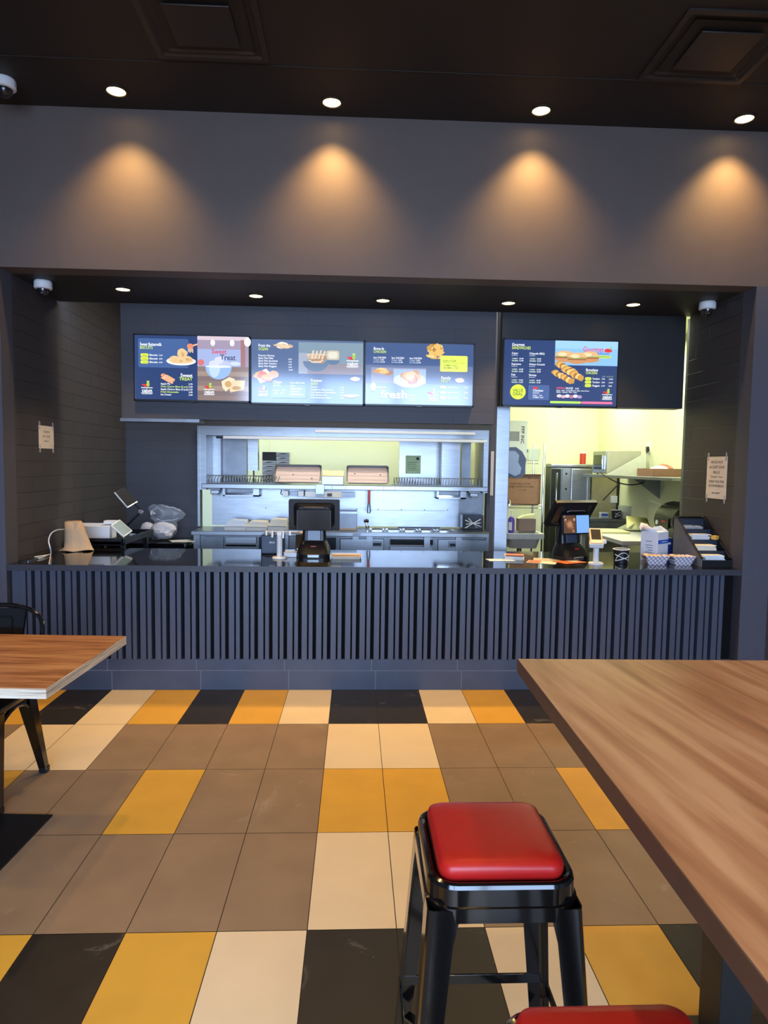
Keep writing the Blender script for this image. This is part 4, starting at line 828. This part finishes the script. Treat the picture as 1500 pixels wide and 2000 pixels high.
def boat(label, loc, rz):
    t = thing('paper_boat', label, 'paper boat', loc, rz, group='lattice paper boats on the counter')
    b = B(); b.loft([rrect(.12, .08, .008, .001, 3), rrect(.178, .125, .012, .066, 3), rrect(.174, .121, .012, .066, 3), rrect(.116, .076, .008, .003, 3)], lat, cap=False); b.loft([rrect(.12, .08, .008, 0, 3), rrect(.12, .08, .008, .002, 3)], lat); b.build('boat', t)
    b = B(); blob(0, 0, .035, .074, .05, .034, mat('crumpled_kraft_liner', (206, 176, 140), .8, var=.1, scale=25), .12, b, 16, 8, 6); blob(-.06, .02, .06, .03, .03, .015, mat('crumpled_kraft_liner', (0, 0, 0)), .2, b, 10, 6, 8); b.build('liner', t, smooth=.4)
boat('lattice paper boat beside the white open carton', (2.226, 4.86, .88), math.radians(-6))
boat('lattice paper boat beside the slanted black rack', (2.411, 4.845, .88), math.radians(3))
# slanted rack
t = thing('slanted_rack', 'slanted black four-bin rack of packets at right end of counter', 'rack', (2.512, 4.73, .88)); rw = .212
sm = mat('grey_rack_side', (108, 108, 116), .45, var=.05)
b = B(); b.prism([(0, 0), (.44, 0), (.44, .32), (.40, .33), (0, .055)], 'x', -.006, 0, sm); b.prism([(0, 0), (.44, 0), (.44, .32), (.40, .33), (0, .055)], 'x', rw, rw+.006, black_p); b.box(-.006, rw+.006, .44, .446, 0, .33, black_p); b.box(0, rw, 0, .44, 0, .012, black_p); b.box(0, rw, -.006, 0, 0, .05, black_p); b.build('case', t)
b = B(); 
for x in (-.008, rw-.004): b.tube([(x+.005, -.002, .06), (x+.005, .40, .335), (x+.005, .445, .325)], .007, black_g, 8)
b.tube([(-.002, .445, .328), (rw+.004, .445, .328)], .007, black_g, 8); b.build('rim', t)
for k in range(4):
    y0 = .105*k; z0 = .03+.07*k
    b = B(); b.box(0, rw, y0+.095, y0+.101, .012, z0+.075, mat('rack_divider', (36, 44, 58), .35)); b.box(0, rw, y0, y0+.1, z0-.012, z0-.006, black_p); b.build('bin', t)
def packets(label, k, n, m, dx=0, name='packet_pile', cat='packets'):
    b = B(); y0 = .105*k; z0 = .03+.07*k
    for i in range(n): b.box(.02+dx+random.uniform(-.006, .006), .165+dx+random.uniform(-.008, .008), y0+.004, y0+.09, i*.008-.022*(k > 0), i*.008+.007-.022*(k > 0), m, .001, T=Matrix.Rotation(random.uniform(-.05, .05), 4, 'Z'))
    o = b.build(name); o.location = (2.515, 4.73, .88+z0-.004+.022*(k > 0)+.01); tag(o, label, cat, 'packets in the slanted rack')
packets('flat white packets in the lowest bin of slanted rack', 0, 6, mat('pale_blue_packet', (222, 230, 236), .6))
packets('cream packets in the second bin of slanted rack', 1, 5, cream, -.01)
packets('white wrapped packets in the third bin of slanted rack', 2, 5, white_p)
packets('clear cutlery packets in the top bin of slanted rack', 3, 3, bag_m)
b = B(); b.box(-.02, .02, -.02, .02, 0, .03, mat('gold_packet', (214, 170, 80), .4), .003, T=Matrix.Rotation(.5, 4, 'Z')); o = b.build('sauce_packet'); o.location = (2.70, 4.915, 1.06); tag(o, 'small gold sauce packet on right rim of slanted rack', 'packet')

# ------------------------------------------------------------------ notices on walls
def wall_note(name, label, X, y0, y1, z0, z1, lines, sgn, tape):
    t = thing(name, label, 'notice', (X, (y0+y1)/2, (z0+z1)/2)); d = y1-y0; h = z1-z0
    b = B(); b.box(-.0006, .0006, -d/2, d/2, -h/2, h/2, paper); b.build('sheet', t)
    for sy in (-1, 1):
        for sz in (-1, 1): b = B(); b.box(sgn*.0006, sgn*.0012, sy*d*.44-.01, sy*d*.44+.01, sz*h/2-.03, sz*h/2+.03, bag_m); b.build('tape', t)
    b = B()
    for (v, hh, body, w) in lines:
        R_ = Matrix.Rotation(PI/2, 4, 'X'); R_ = Matrix.Rotation(PI/2 if sgn > 0 else -PI/2, 4, 'Z') @ R_
        b.text(body, hh, ink, Matrix.Translation((sgn*.0012, 0, h/2-v*h)) @ R_, w*d, 'CENTER', .01)
    b.build('writing', t, smooth=0); return t
ra, rb = at(1420, 930, 5.0), None
def onX(x, y, X): d = _ray(x, y); return CAM + d*(X/d.x)
q0, q1 = onX(1419, 935, XR-.002), onX(1380, 930, XR-.002); zt_, zb_ = onX(1400, 892, XR).z, onX(1398, 974, XR).z
wall_note('taped_notice', 'white printed notice taped to right niche wall above the rack', XR-.001, q0.y, q1.y, zb_, zt_, [(.16, .028, 'WE DO NOT', .6), (.28, .028, 'ACCEPT $100', .75), (.40, .028, 'BILLS', .32), (.50, .02, 'Thank You', .6), (.62, .026, 'SORRY FOR THE', .75), (.72, .026, 'INCONVENIENCE', .75), (.88, .016, '- MANAGEMENT', .45)], -1, 0)
q0, q1 = onX(76, 853, XL+.002), onX(105, 853, XL+.002); zt_, zb_ = onX(90, 832, XL).z, onX(90, 876, XL).z
wall_note('taped_note', 'small cream note taped to left niche wall', XL+.001, q0.y, q1.y, zb_, zt_, [(.3, .018, 'CASH', .4), (.5, .018, 'OR CARD', .5), (.7, .014, 'ONLY', .3)], 1, 0)
b = B(); b.box(-.006, -.001, -.10, .0, -.19, .19, paper); o = b.build('edge_note'); c_ = at(957, 925, YF+.1); o.location = (cX0-.012, YF+.27, c_.z); tag(o, 'narrow paper taped on black side of the steel column', 'note')

# ------------------------------------------------------------------ kitchen seen through the right opening
# hand sink
s0, s1 = at(985, 1050, 6.75).x, at(1058, 1050, 6.75).x
sink_s = mat('satin_steel', (190, 190, 184), .5, metal=.35, var=.05)
t = thing('hand_sink', 'small steel hand sink behind the steel column', 'sink', ((s0+s1)/2, 6.85, 0)); w = s1-s0
b = B(); b.loft([rrect(w, .42, .03, .86, 4), rrect(w, .42, .03, .915, 4), rrect(w-.06, .36, .05, .915, 4), rrect(w-.16, .24, .05, .82, 4)], sink_s, cap=False); b.loft([rrect(w*.72, .30, .05, .76, 4), rrect(w*.85, .36, .05, .862, 4)], sink_s); b.build('basin', t)
b = B(); b.tube(smooth_pts([(-.12, .17, .915), (-.12, .17, 1.15), (-.12, .13, 1.22), (-.12, .05, 1.23), (-.12, .0, 1.17)]), .013, chrome, 10); b.build('faucet', t)
b = B(); b.cyl((0, .05, .0), .025, .78, steel_d); b.build('drain_pipe', t)
t = thing('soap_bottle', 'purple soap bottle at the back of hand sink', 'bottle', (at(998, 1045, 6.72).x, 6.72, .916))
pur = mat('purple_liquid', (92, 70, 160), .25, var=.05)
b = B(); b.lathe([(.03, 0), (.034, .01), (.034, .13), (.026, .155), (.012, .165)], (0, 0, 0), pur, 20); b.build('bottle', t)
b = B(); b.cyl((0, 0, .165), .012, .02, white_p); b.cyl((0, 0, .185), .005, .03, white_p); b.box(-.012, .03, -.008, .008, .213, .225, white_p, .003); b.build('pump', t)
b = B(); b.box(-.0345, .0, -.036, -.03, .03, .11, white_p); b.build('bottle_label', t)
# towel dispenser on the stub wall end
t = thing('towel_dispenser', 'rounded grey-blue towel dispenser half hidden by steel column', 'dispenser', (1.62, 6.95, 0))
dpr = mat('blue_grey_plastic', (88, 96, 116), .25, var=.04); dpl = mat('light_blue_window', (150, 164, 190), .2, var=.04)
def P2(x, y): v = at(x, y, 6.85); return (v.x-1.62, v.z)
o1 = [P2(985, 874), P2(1008, 873), P2(1020, 882), P2(1028, 897), P2(1026, 912), P2(1026, 925), P2(1018, 933), P2(1006, 934), P2(985, 927)]
b = B(); b.prism(o1, 'y', -.10, .12, dpr); b.build('cover', t)
o2 = [P2(985, 880), P2(1006, 881), P2(1014, 889), P2(1012, 903), P2(1018, 914), P2(1016, 925), P2(1006, 930), P2(985, 920)]
b = B(); b.prism(o2, 'y', -.106, -.10, dpl); b.build('window', t)
# wire rack with boxes
ry0, ry1 = 7.75, 8.2; rx0, rx1 = 1.72, at(1061, 950, 7.75).x
t = thing('wire_rack', 'chrome wire shelving rack carrying cardboard boxes', 'rack', ((rx0+rx1)/2, (ry0+ry1)/2, 0)); O = Matrix.Translation((-(rx0+rx1)/2, -(ry0+ry1)/2, 0))
for x in (rx0, rx1):
    for y in (ry0, ry1): b = B(); b.T = O; b.cyl((x, y, 0), .0125, 1.86, chrome, 'z', 12); b.build('post', t)
for z in (.35, 1.14, 1.66):
    b = B(); b.T = O; ya = ry0 if z < 1.5 else 7.98
    for q in (((rx0, ya), (rx1, ya)), ((rx1, ya), (rx1, ry1)), ((rx1, ry1), (rx0, ry1)), ((rx0, ry1), (rx0, ya))):
        for dz in (0, .035): b.tube([(*q[0], z-dz), (*q[1], z-dz)], .004, chrome, 6)
    k = ya
    while k < ry1: b.tube([(rx0, k, z), (rx1, k, z)], .002, chrome, 4); k += .03
    b.build('wire_shelf', t)
cb0, cb1 = at(985, 985, 7.80).x, at(1055, 985, 7.80).x
t = thing('cardboard_box', 'brown printed cardboard box on the wire rack', 'box', ((cb0+cb1)/2, 7.80, 1.146)); w = cb1-cb0; hh = at(1030, 927, 7.8).z-1.146
b = B(); b.box(-w/2, w/2, 0, .17, 0, hh, card, .003); b.build('carton', t)
b = B(); b.T = Matrix.Rotation(PI/2, 4, 'X'); inkb = mat('brown_ink', (80, 58, 50), .8, var=0)
for (u, v, s_, body, wd) in ((-.15, .66, .03, 'KRAFT BAG STAND', .24), (-.17, .56, .03, 'TEAM\'S CHOICE ON PAPER', .30), (-.06, .46, .02, '12 x 500', .1), (.06, .86, .022, 'MADE IN CANADA', .12)): b.text(body, s_, inkb, Matrix.Translation((u*w/.42, v*hh, .0008)), wd*w/.42, bold=.01)
b.build('print', t, smooth=0)
b = B(); b.box(-w/2, w/2, -.04, .0, hh-.002, hh, card, T=Matrix.Translation((0, 0, hh)) @ Matrix.Rotation(-.15, 4, 'X') @ Matrix.Translation((0, 0, -hh))); b.build('flap', t)
pz1 = at(1015, 822, 7.8).z; pa, pb_ = at(985, 860, 7.80).x, at(1030, 860, 7.80).x
t = thing('white_carton', 'white carton marked with black letters on top of cardboard box', 'box', ((pa+pb_)/2, 7.80, 1.146+hh+.002)); w = pb_-pa; h2 = pz1-1.146-hh
gc = mat('grey_white_carton', (206, 212, 206), .6, var=.02)
b = B(); b.box(-w/2, w/2, 0, .16, 0, h2, gc, .003); b.build('carton', t)
b = B(); b.T = Matrix.Translation((w*.22, -.001, h2*.90)) @ Matrix.Rotation(PI/2, 4, 'X') @ Matrix.Rotation(-PI/2, 4, 'Z'); b.text('PPP INC', .055, ink, Matrix(), .20, bold=.02); b.build('lettering', t, smooth=0)
b = B(); b.box(-.09, .04, -.002, 0, h2*.62, h2*.80, mat('grey_label', (130, 134, 136), .5)); b.build('sticker', t)
b = B(); p = at(1050, 873, 7.95); b.loft([rrect(.13, .13, .03, 0, 4), rrect(.15, .15, .03, .13, 4), rrect(.14, .14, .03, .131, 4), rrect(.12, .12, .03, .006, 4)], mat('milky_clear', (214, 222, 214), .15, alpha=.55), cap=True); b.box(-.085, -.06, -.02, .02, .09, .13, black_p); o = b.build('clear_tub'); o.location = (p.x-.02, 8.07, 1.665); tag(o, 'clear plastic tub on top shelf of the wire rack', 'tub')
# small parts box by sink
b = B(); b.box(-.09, .09, -.06, .06, 0, .13, mat('grey_brown_box', (120, 100, 92), .7), .003); b.prism([(-.09, .13), (.06, .135), (.08, .18), (-.04, .16)], 'y', -.05, .04, mat('yellow_cloth', (222, 220, 160), .8)); o = b.build('towel_box'); p = at(1028, 1043, 6.92); o.location = (p.x, 6.95, .916); tag(o, 'brown box of folded yellow towels on the hand sink', 'box')
# tall holding cabinet
t = thing('holding_cabinet', 'tall steel holding cabinet behind the right sales terminal', 'cabinet', (2.97, 9.0, 0)); hx0, hx1 = at(1076, 950, 8.7).x, at(1158, 950, 8.7).x; hz = at(1110, 906, 8.7).z; m0 = (hx0+hx1)/2
O = Matrix.Translation((-2.97, -9.0, 0))
b = B(); b.T = O; b.box(hx0, hx1, 8.76, 9.4, .0, .12, black_p); b.box(hx0, hx1, 8.72, 9.4, .1, hz-.05, steel_d, .01); b.box(hx0-.01, hx1+.01, 8.70, 9.42, hz-.05, hz, steel, .015); b.build('body', t)
b = B(); b.T = O; b.box(hx0+.005, hx0+.13, 8.712, 8.72, .3, hz-.07, mat('dark_glass', (44, 46, 40), .12, var=0)); b.box(hx0+.07, hx0+.085, 8.69, 8.712, .45, hz-.12, chrome, .004); b.build('door', t)
b = B(); b.T = O; b.box(hx0+.15, hx0+.25, 8.705, 8.72, .3, hz-.06, steel)
for z in (.95, 1.1, 1.3, 1.5): b.cyl((hx0+.2, 8.70, z), .014, .012, black_p, 'y', 12)
b.build('control_strip', t)
b = B(); b.T = O; b.box(hx0+.27, hx1-.02, 8.708, 8.72, .3, hz-.06, steel, .01); b.cyl((hx1-.07, 8.69, .6), .03, .9, steel, 'z', 14); b.build('door_panel', t)
b = B(); b.cyl((0, 0, 0), .04, .14, mat('red_can', (190, 60, 40), .4)); b.cyl((0, 0, .14), .03, .02, white_p); o = b.build('spray_can'); p = at(1147, 925, 8.6); o.location = (p.x+.02, 8.85, hz+.001); tag(o, 'red can standing on top of the tall holding cabinet', 'can')
# shelf, microwave
SZ = 1.503
t = thing('wall_shelf', 'long steel wall shelf under the microwave in kitchen', 'shelf', (3.15, 7.3, SZ))
b = B(); b.box(-.28, .295, -1.3, 1.1, -.03, 0, steel_d, .003); b.build('board', t)
for yy in (.18,):
    b = B(); b.prism([(-.02, -.03), (.298, -.03), (.298, -.26)], 'y', yy, yy+.012, steel_d); b.build('bracket', t)
b = B(); p0, p1, p2 = at(1184, 928, 7.74), at(1262, 928, 7.74), at(1262, 884, 7.74); b.prism([(p0.x-3.15, .0), (p1.x-3.15, .0), (p2.x-3.15, p2.z-SZ)], 'y', .44, .452, mat('pale_steel', (214, 216, 206), .35, metal=.6, var=.04)); b.build('splash_plate', t)
mx0, mx1, my0, my1, mh = 2.95, 3.37, 7.84, 8.28, .285
t = thing('microwave', 'grey microwave on the kitchen wall shelf', 'microwave', (3.16, 8.06, SZ+.001)); mg = mat('microwave_grey', (176, 174, 154), .4, metal=.3, var=.03)
b = B(); b.box(-.20, .21, -.22, .22, .012, mh, mg, .005)
for x in (-.16, .17):
    for y in (-.18, .18): b.cyl((x, y, 0), .012, .014, black_p, 'z', 8)
b.build('body', t)
b = B(); b.box(-.212, -.20, -.215, .215, .02, mh-.008, steel, .004); b.box(-.2135, -.212, -.08, .18, .06, mh-.05, mat('dark_glass', (0, 0, 0))); b.build('door', t)
b = B(); b.box(-.232, -.212, -.15, -.13, .06, mh-.06, chrome, .005); b.build('door_handle', t)
t = thing('wall_outlet', 'wall outlet with black plug above the wall shelf', 'outlet', tuple(onX(1268, 874, KX-.001)))
B().box(-.008, 0, -.045, .045, -.065, .065, white_p, .002).build('plate', t); B().box(-.035, -.008, -.02, .02, -.05, .01, black_p, .004).build('plug', t)
q = onX(1268, 878, KX-.03)
b = B(); b.tube(smooth_pts([tuple(q), (3.40, 7.85, 1.70), (3.36, 7.70, 1.55), (3.28, 7.5, 1.44), (3.1, 7.4, 1.40), (2.95, 7.45, 1.42), (2.86, 7.6, 1.49), (2.855, 7.75, 1.53)]), .007, black_p, 8); o = b.build('power_cord'); tag(o, 'black cord drooping from outlet below the wall shelf', 'cord')
t = thing('pastry_box', 'open brown box of wrapped goods at near end of wall shelf', 'box', (3.12, 6.86, SZ+.001)); b = B(); b.box(-.12, .2, -.2, .2, 0, .012, card); b.box(-.125, -.118, -.2, .2, 0, .08, card); b.box(-.12, .2, -.205, -.198, 0, .08, card); b.box(.19, .2, -.2, .2, 0, .08, card); b.build('carton', t)
b = B(); blob(0, -.05, .06, .1, .1, .05, cream, .15, b, 12, 7, 3); blob(.1, .08, .07, .09, .1, .06, mat('brown_wrap', (150, 90, 70), .5), .15, b, 12, 7, 5); b.build('wrapped_goods', t, smooth=.5)
# rear bench, prep table
BZ = .93
b0, b1 = at(1128, 1018, 8.35).x, 3.44
t = thing('rear_bench', 'steel bench along kitchen rear with cup on it', 'bench', (3.0, 8.4, 0)); b = B(); b.box(b0-3.0, .44, -.15, .2, .91, .95, steel_d, .004); b.build('worktop', t)
b = B(); b.box(b0-3.0+.02, .42, -.1, .19, .05, .905, steel_d); b.build('carcass', t)
t = thing('amber_tub', 'clear tub of amber sauce on the rear bench', 'tub', (at(1225, 1012, 8.3).x, 8.33, .951)); b = B(); b.loft([rrect(.15, .15, .02, 0, 4), rrect(.17, .17, .02, .16, 4)], mat('milky_clear', (0, 0, 0))); b.build('tub', t)
b = B(); b.loft([rrect(.145, .145, .02, .004, 4), rrect(.155, .155, .02, .085, 4)], mat('amber_sauce', (206, 160, 60), .3)); b.build('sauce', t)
t2 = dup(bpy.data.objects['paper_cup'], (at(1203, 1012, 8.3).x, 8.30, .951), .6, 'black paper cup with white lines on the rear kitchen bench', 'black paper cups'); bpy.data.objects['paper_cup']['group'] = 'black paper cups'
t = thing('prep_table', 'steel prep table with pale yellow board in kitchen', 'table', (2.9, 6.65, 0)); pt0 = at(1150, 1043, 6.9).x
b = B(); b.box(pt0-2.9, .5, -.62, .62, .88, .92, sink_s, .004); b.build('tabletop', t)
for x in (pt0-2.9+.05, .45):
    for y in (-.57, .57): b = B(); b.box(x-.02, x+.02, y-.02, y+.02, 0, .88, sink_s); b.build('leg', t)
b = B(); b.box(pt0-2.9+.06, .44, -.55, .55, .4, .42, steel_d); b.build('lower_shelf', t)
yb_ = mat('yellow_board', (226, 222, 150), .5, var=.03)
b = B(); b.box(-.28, .2, -.16, .16, 0, .02, yb_, .004); o = b.build('cutting_board'); o.location = (2.60, 6.85, .921); o.rotation_euler = (0, 0, -.05); tag(o, 'pale yellow cutting board on the prep table', 'board')
b = B(); b.face([(-.1, -.1, 0), (.16, -.12, .0), (.2, .1, .11), (-.02, .12, .13)], yb_); b.face([(-.2, -.05, 0), (-.05, -.1, .01), (.1, .1, .10), (-.05, .12, .02)], mat('grey_green_sheet', (150, 152, 126), .6)); o = b.build('folded_sheets'); o.location = (2.95, 7.02, .94); so = o.modifiers.new('t', 'SOLIDIFY'); so.thickness = .002; tag(o, 'folded yellow sheets leaning before the black drum machine', 'sheets')
b = B(); b.box(-.05, .05, -.03, .03, 0, .075, white_p, .003); b.box(-.04, .04, -.031, -.03, .03, .055, blue_p); o = b.build('sanitizer_box'); p = at(1201, 990, 8.0); o.location = (p.x, 8.35, .951); tag(o, 'small white box with blue print on the rear bench', 'box')
t = thing('equipment_screen', 'tall steel panel with black post behind rear bench', 'panel', (2.97, 8.68, 0)); 
b = B(); b.box(at(1160, 960, 8.6).x-2.97, at(1210, 960, 8.6).x-2.97, 0, .03, .2, 1.48, mat('khaki_steel', (176, 166, 128), .4, metal=.4)); b.build('sheet', t)
b = B(); b.box(at(1209, 960, 8.6).x-2.97, at(1218, 960, 8.6).x-2.97, -.02, .04, .2, 1.49, black_p); b.build('post', t)
b = B(); b.tube([(at(1180, 985, 8.6).x-2.97, -.03, 1.16), (at(1215, 945, 8.6).x-2.97, -.03, 1.40)], .008, black_p, 8); b.build('rod', t)
b = B(); b.box(at(1195, 990, 8.6).x-2.97, at(1208, 990, 8.6).x-2.97, -.035, -.004, 1.13, 1.22, white_p, .003); b.build('switch_box', t)
# black drum machine
t = thing('drum_machine', 'black rounded drum machine on prep table by right wall', 'machine', (3.10, 6.22, .921)); dk = mat('dark_olive_plastic', (26, 27, 24), .3, var=.05)
def dprof(r0, sc_=1.0):
    pts = [(.26*sc_, .02), (.26*sc_, .26*sc_+.02)]
    for k in range(13):
        a = PI*.35+PI*.75*k/12; pts.append((.02+.20*sc_*math.cos(a)*1.0, .17+.18*sc_*math.sin(a)))
    pts += [(-.14*sc_, .02)]; return pts
b = B(); b.prism(dprof(0), 'y', -.16, .22, dk); b.build('housing', t)
b = B(); b.lathe([(.17, 0), (.185, .01), (.185, .05), (.17, .06)], (0, 0, 0), black_p, 36, T=Matrix.Translation((.06, -.21, .185)) @ Matrix.Rotation(-PI/2, 4, 'X')); b.build('end_cap', t)
b = B(); b.prism([(-.135, .24), (-.02, .352), (-.012, .346), (-.125, .23)], 'y', -.12, .15, mat('dark_glass', (0, 0, 0))); b.build('window', t)
b = B(); b.box(-.192, -.18, -.1, .16, .10, .20, black_p, .003); b.cyl((-.2, .12, .15), .022, .02, white_p, 'x', 14); b.box(-.196, -.19, -.05, .03, .16, .175, mat('red_mark', (190, 30, 30), .4, var=0)); b.build('control_panel', t)
b = B(); b.box(.0, .26, -.14, .2, .35, .356, mat('pale_lid', (180, 184, 170), .3)); b.face([(-.10, -.02, .30), (-.10, .2, .30), (-.30, .2, .36), (-.30, -.02, .36)], mat('milky_clear', (0, 0, 0))); b.build('lid', t)
for x in (-.1, .2):
    b = B(); b.cyl((x, 0, 0), .02, .03, black_p); b.build('foot', t)

# ------------------------------------------------------------------ dining furniture
w_left = wood('warm_walnut_laminate', (176, 122, 78), (128, 82, 50), (202, 152, 104), 0, .32)
ply = wood('pale_ply_edge', (206, 192, 168), (160, 144, 122), (226, 216, 196), 0, .5, 2, 2, 70)
tl = thing('dining_table', 'low brown dining table with pale plywood edge', 'table', (-1.125, 2.469, 0), math.radians(-2.8))
b = B(); b.box(-1.5, -.003, .003, .757, .7475, .75, w_left); b.build('tabletop', tl)
b = B(); b.box(-1.5, 0, 0, .76, .710, .7475, ply, .001); b.build('edge_board', tl)
b = B(); b.box(-.72, -.232, .04, .485, 0, .008, black_m, .002); b.build('base_plate', tl)
b = B(); b.box(-.52, -.44, .23, .31, .008, .71, black_m); b.build('column', tl)
b = B(); b.box(-.66, -.3, .1, .44, .70, .71, black_m); b.build('top_bracket', tl)
for x in (-.70, -.25): b = B(); b.cyl((x, .47, 0), .012, .006, black_p); b.build('foot', tl)

# black metal chair behind the left table; local: seat faces -y
def chair(label, loc, rz):
    t = thing('metal_chair', label, 'chair', loc, rz)
    b = B(); b.loft([rrect(.36, .36, .05, .425, 5), rrect(.37, .37, .055, .445, 5), rrect(.36, .36, .05, .452, 5), rrect(.30, .30, .04, .447, 5)], black_g); b.build('seat', t)
    for sx in (-1, 1):
        for sy in (-1, 1):
            x0, y0, x1, y1 = .15*sx, .14*sy, .20*sx, .21*sy
            b = B(); R_ = []
            for f, w in ((0, .034), (.5, .025), (1, .017)):
                cx, cy_, cz = x0+(x1-x0)*f, y0+(y1-y0)*f, .43*(1-f)+.012*f
                R_.append([Vector((cx+w*a, cy_+w*c, cz)) for a, c in ((-1, -1), (1, -1), (1, 1), (-1, 1))])
            b.loft(R_, black_g); o = b.build('leg', t)
            b = B(); b.box(x1-.02, x1+.02, y1-.02, y1+.02, 0, .03, black_p, .004); b.build('foot', o)
        b = B(); pts = [(sx*.172, .175*math.cos(a), .25+.165*math.sin(a)) for a in [PI*k/14 for k in range(15)]]; b.tube(pts, .012, black_g, 8); b.build('side_arch', t)
    b = B()
    for s_ in (-1, 1): b.tube(smooth_pts([(-.17, .15*s_, .40), (0, .12*s_, .36), (.17, .15*s_, .40)]), .010, black_g, 8)
    b.build('apron_bar', t)
    arc = smooth_pts([(-.175, .16, .44), (-.195, .19, .60), (-.205, .21, .72), (-.185, .23, .795), (-.11, .24, .838), (0, .245, .852), (.11, .24, .838), (.185, .23, .795), (.205, .21, .72), (.195, .19, .60), (.175, .16, .44)], 5)
    b = B(); b.tube(arc, .0115, black_g, 10); b.build('back_hoop', t)
    b = B(); b.loft([[Vector((-.085, .175, .44)), Vector((.085, .175, .44)), Vector((.085, .182, .44)), Vector((-.085, .182, .44))], [Vector((-.12, .232, .838)), Vector((.12, .232, .838)), Vector((.12, .239, .838)), Vector((-.12, .239, .838))]], black_g)
    for s_ in (-1, 1):
        b.tube([(s_*.080, .172, .45), (s_*.114, .229, .832)], .005, black_g, 6)
    b.tube([(-.045, .186, .53), (-.05, .2235, .78), (-.044, .226, .795), (.044, .226, .795), (.05, .2235, .78), (.045, .186, .53)], .005, black_g, 6); b.build('back_splat', t)
    return t
chair('black metal chair with hooped back behind the brown dining table', (-1.775, 3.2, 0), math.radians(-2))

# bar table on the right
w_right = wood('light_brown_laminate', (174, 130, 94), (148, 106, 74), (196, 158, 120), math.radians(82), .34, .9, 9)
edge_b = mat('dark_brown_edge', (92, 66, 52), .5, var=.08, scale=20)
bt = thing('bar_table', 'tall brown bar table at right with dark edge', 'table', (.450, 1.80, 0), math.radians(-1.0))
bw, bd = .95, 1.5; lgx = at(1412, 1850, 1.543).x-.45+.004
b = B(); b.box(.0015, bw, -bd, -.0015, 1.0585, 1.06, w_right); b.build('tabletop', bt)
b = B(); b.box(0, bw, -bd, 0, 1.022, 1.0585, edge_b, .001); b.build('edge_board', bt)
for yy in (-.25, -1.25):
    b = B(); b.box(lgx, lgx+.082, yy, yy+.10, .012, 1.022, black_m, .002); b.build('leg', bt)
    b = B(); b.box(lgx-.2, lgx+.28, yy-.16, yy+.26, 0, .012, black_m, .003); b.build('base_plate', bt)
# stools
def stool_build(label, loc):
    t = thing('bar_stool', label, 'stool', loc, 0, group='red cushioned bar stools'); H = .757
    b = B(); w, d = .305, .31
    b.loft([rrect(w+.012, d+.012, .06, H-.075, 7), rrect(w+.010, d+.010, .06, H-.046, 7), rrect(w+.002, d+.002, .06, H-.044, 7), rrect(w, d, .058, H-.010, 7), rrect(w-.006, d-.006, .055, H-.003, 7), rrect(w-.018, d-.018, .05, H, 7), rrect(w-.03, d-.03, .045, H-.002, 7), rrect(w-.042, d-.042, .04, H-.010, 7)], black_g); b.build('seat_pan', t)
    b = B(); cw, cdp = .262, .262
    R_ = []
    for z, q, r in ((.0, -.008, .028), (.010, .0, .032), (.022, .0, .032), (.031, -.006, .03), (.036, -.02, .03), (.0385, -.05, .03), (.0400, -.12, .02)): R_.append(rrect(cw+q, cdp+q, r, H-.008+z, 7))
    b.loft(R_, red_v); b.build('cushion', t, smooth=1.0)
    for sx in (-1, 1):
        for sy in (-1, 1):
            b = B(); R_ = []
            for f, w_ in ((0, .068), (.1, .056), (.5, .046), (1, .034)):
                cx = sx*(.1565+.050*f); cy_ = sy*(.159+.050*f); z = (H-.05)*(1-f)+.006*f; th = .004
                # folded angle section with rounded outer corner
                pts = [(0, -w_), (0, -.012), (-.0035, -.0035), (-.012, 0), (-w_, 0), (-w_, -th), (-.013, -th), (-.0065, -.0065), (-th, -.013), (-th, -w_)]
                R_.append([Vector((cx+sx*px_, cy_+sy*py_, z)) for px_, py_ in pts])
            b.loft(R_, black_g); o = b.build('leg', t)
            b = B(); b.box(sx*.2065-.018-.006*sx, sx*.2065+.018-.006*sx, sy*.209-.018-.006*sy, sy*.209+.018-.006*sy, 0, .02, black_p, .004); b.build('foot', o)
    for s_ in (-1, 1):
        b = B(); b.box(-.183, .183, s_*.186-.003, s_*.186+.003, .275, .30, black_g, .001); b.build('foot_rail', t)
        b = B(); b.box(s_*.184-.003, s_*.184+.003, -.183, .183, .275, .30, black_g, .001); b.build('foot_rail', t)
    b = B(); b.box(-.235, .235, -.012, .012, .20, .206, black_g, T=Matrix.Rotation(PI/4, 4, 'Z')); b.box(-.235, .235, -.012, .012, .208, .214, black_g, T=Matrix.Rotation(-PI/4, 4, 'Z')); b.build('cross_brace', t)
    return t
s1_ = stool_build('black bar stool with red cushion, whole seat in view', (.309, 1.425, 0))
dup(s1_, (.373, .815, 0), 0, 'red cushioned bar stool nearest the camera, only cushion top showing')
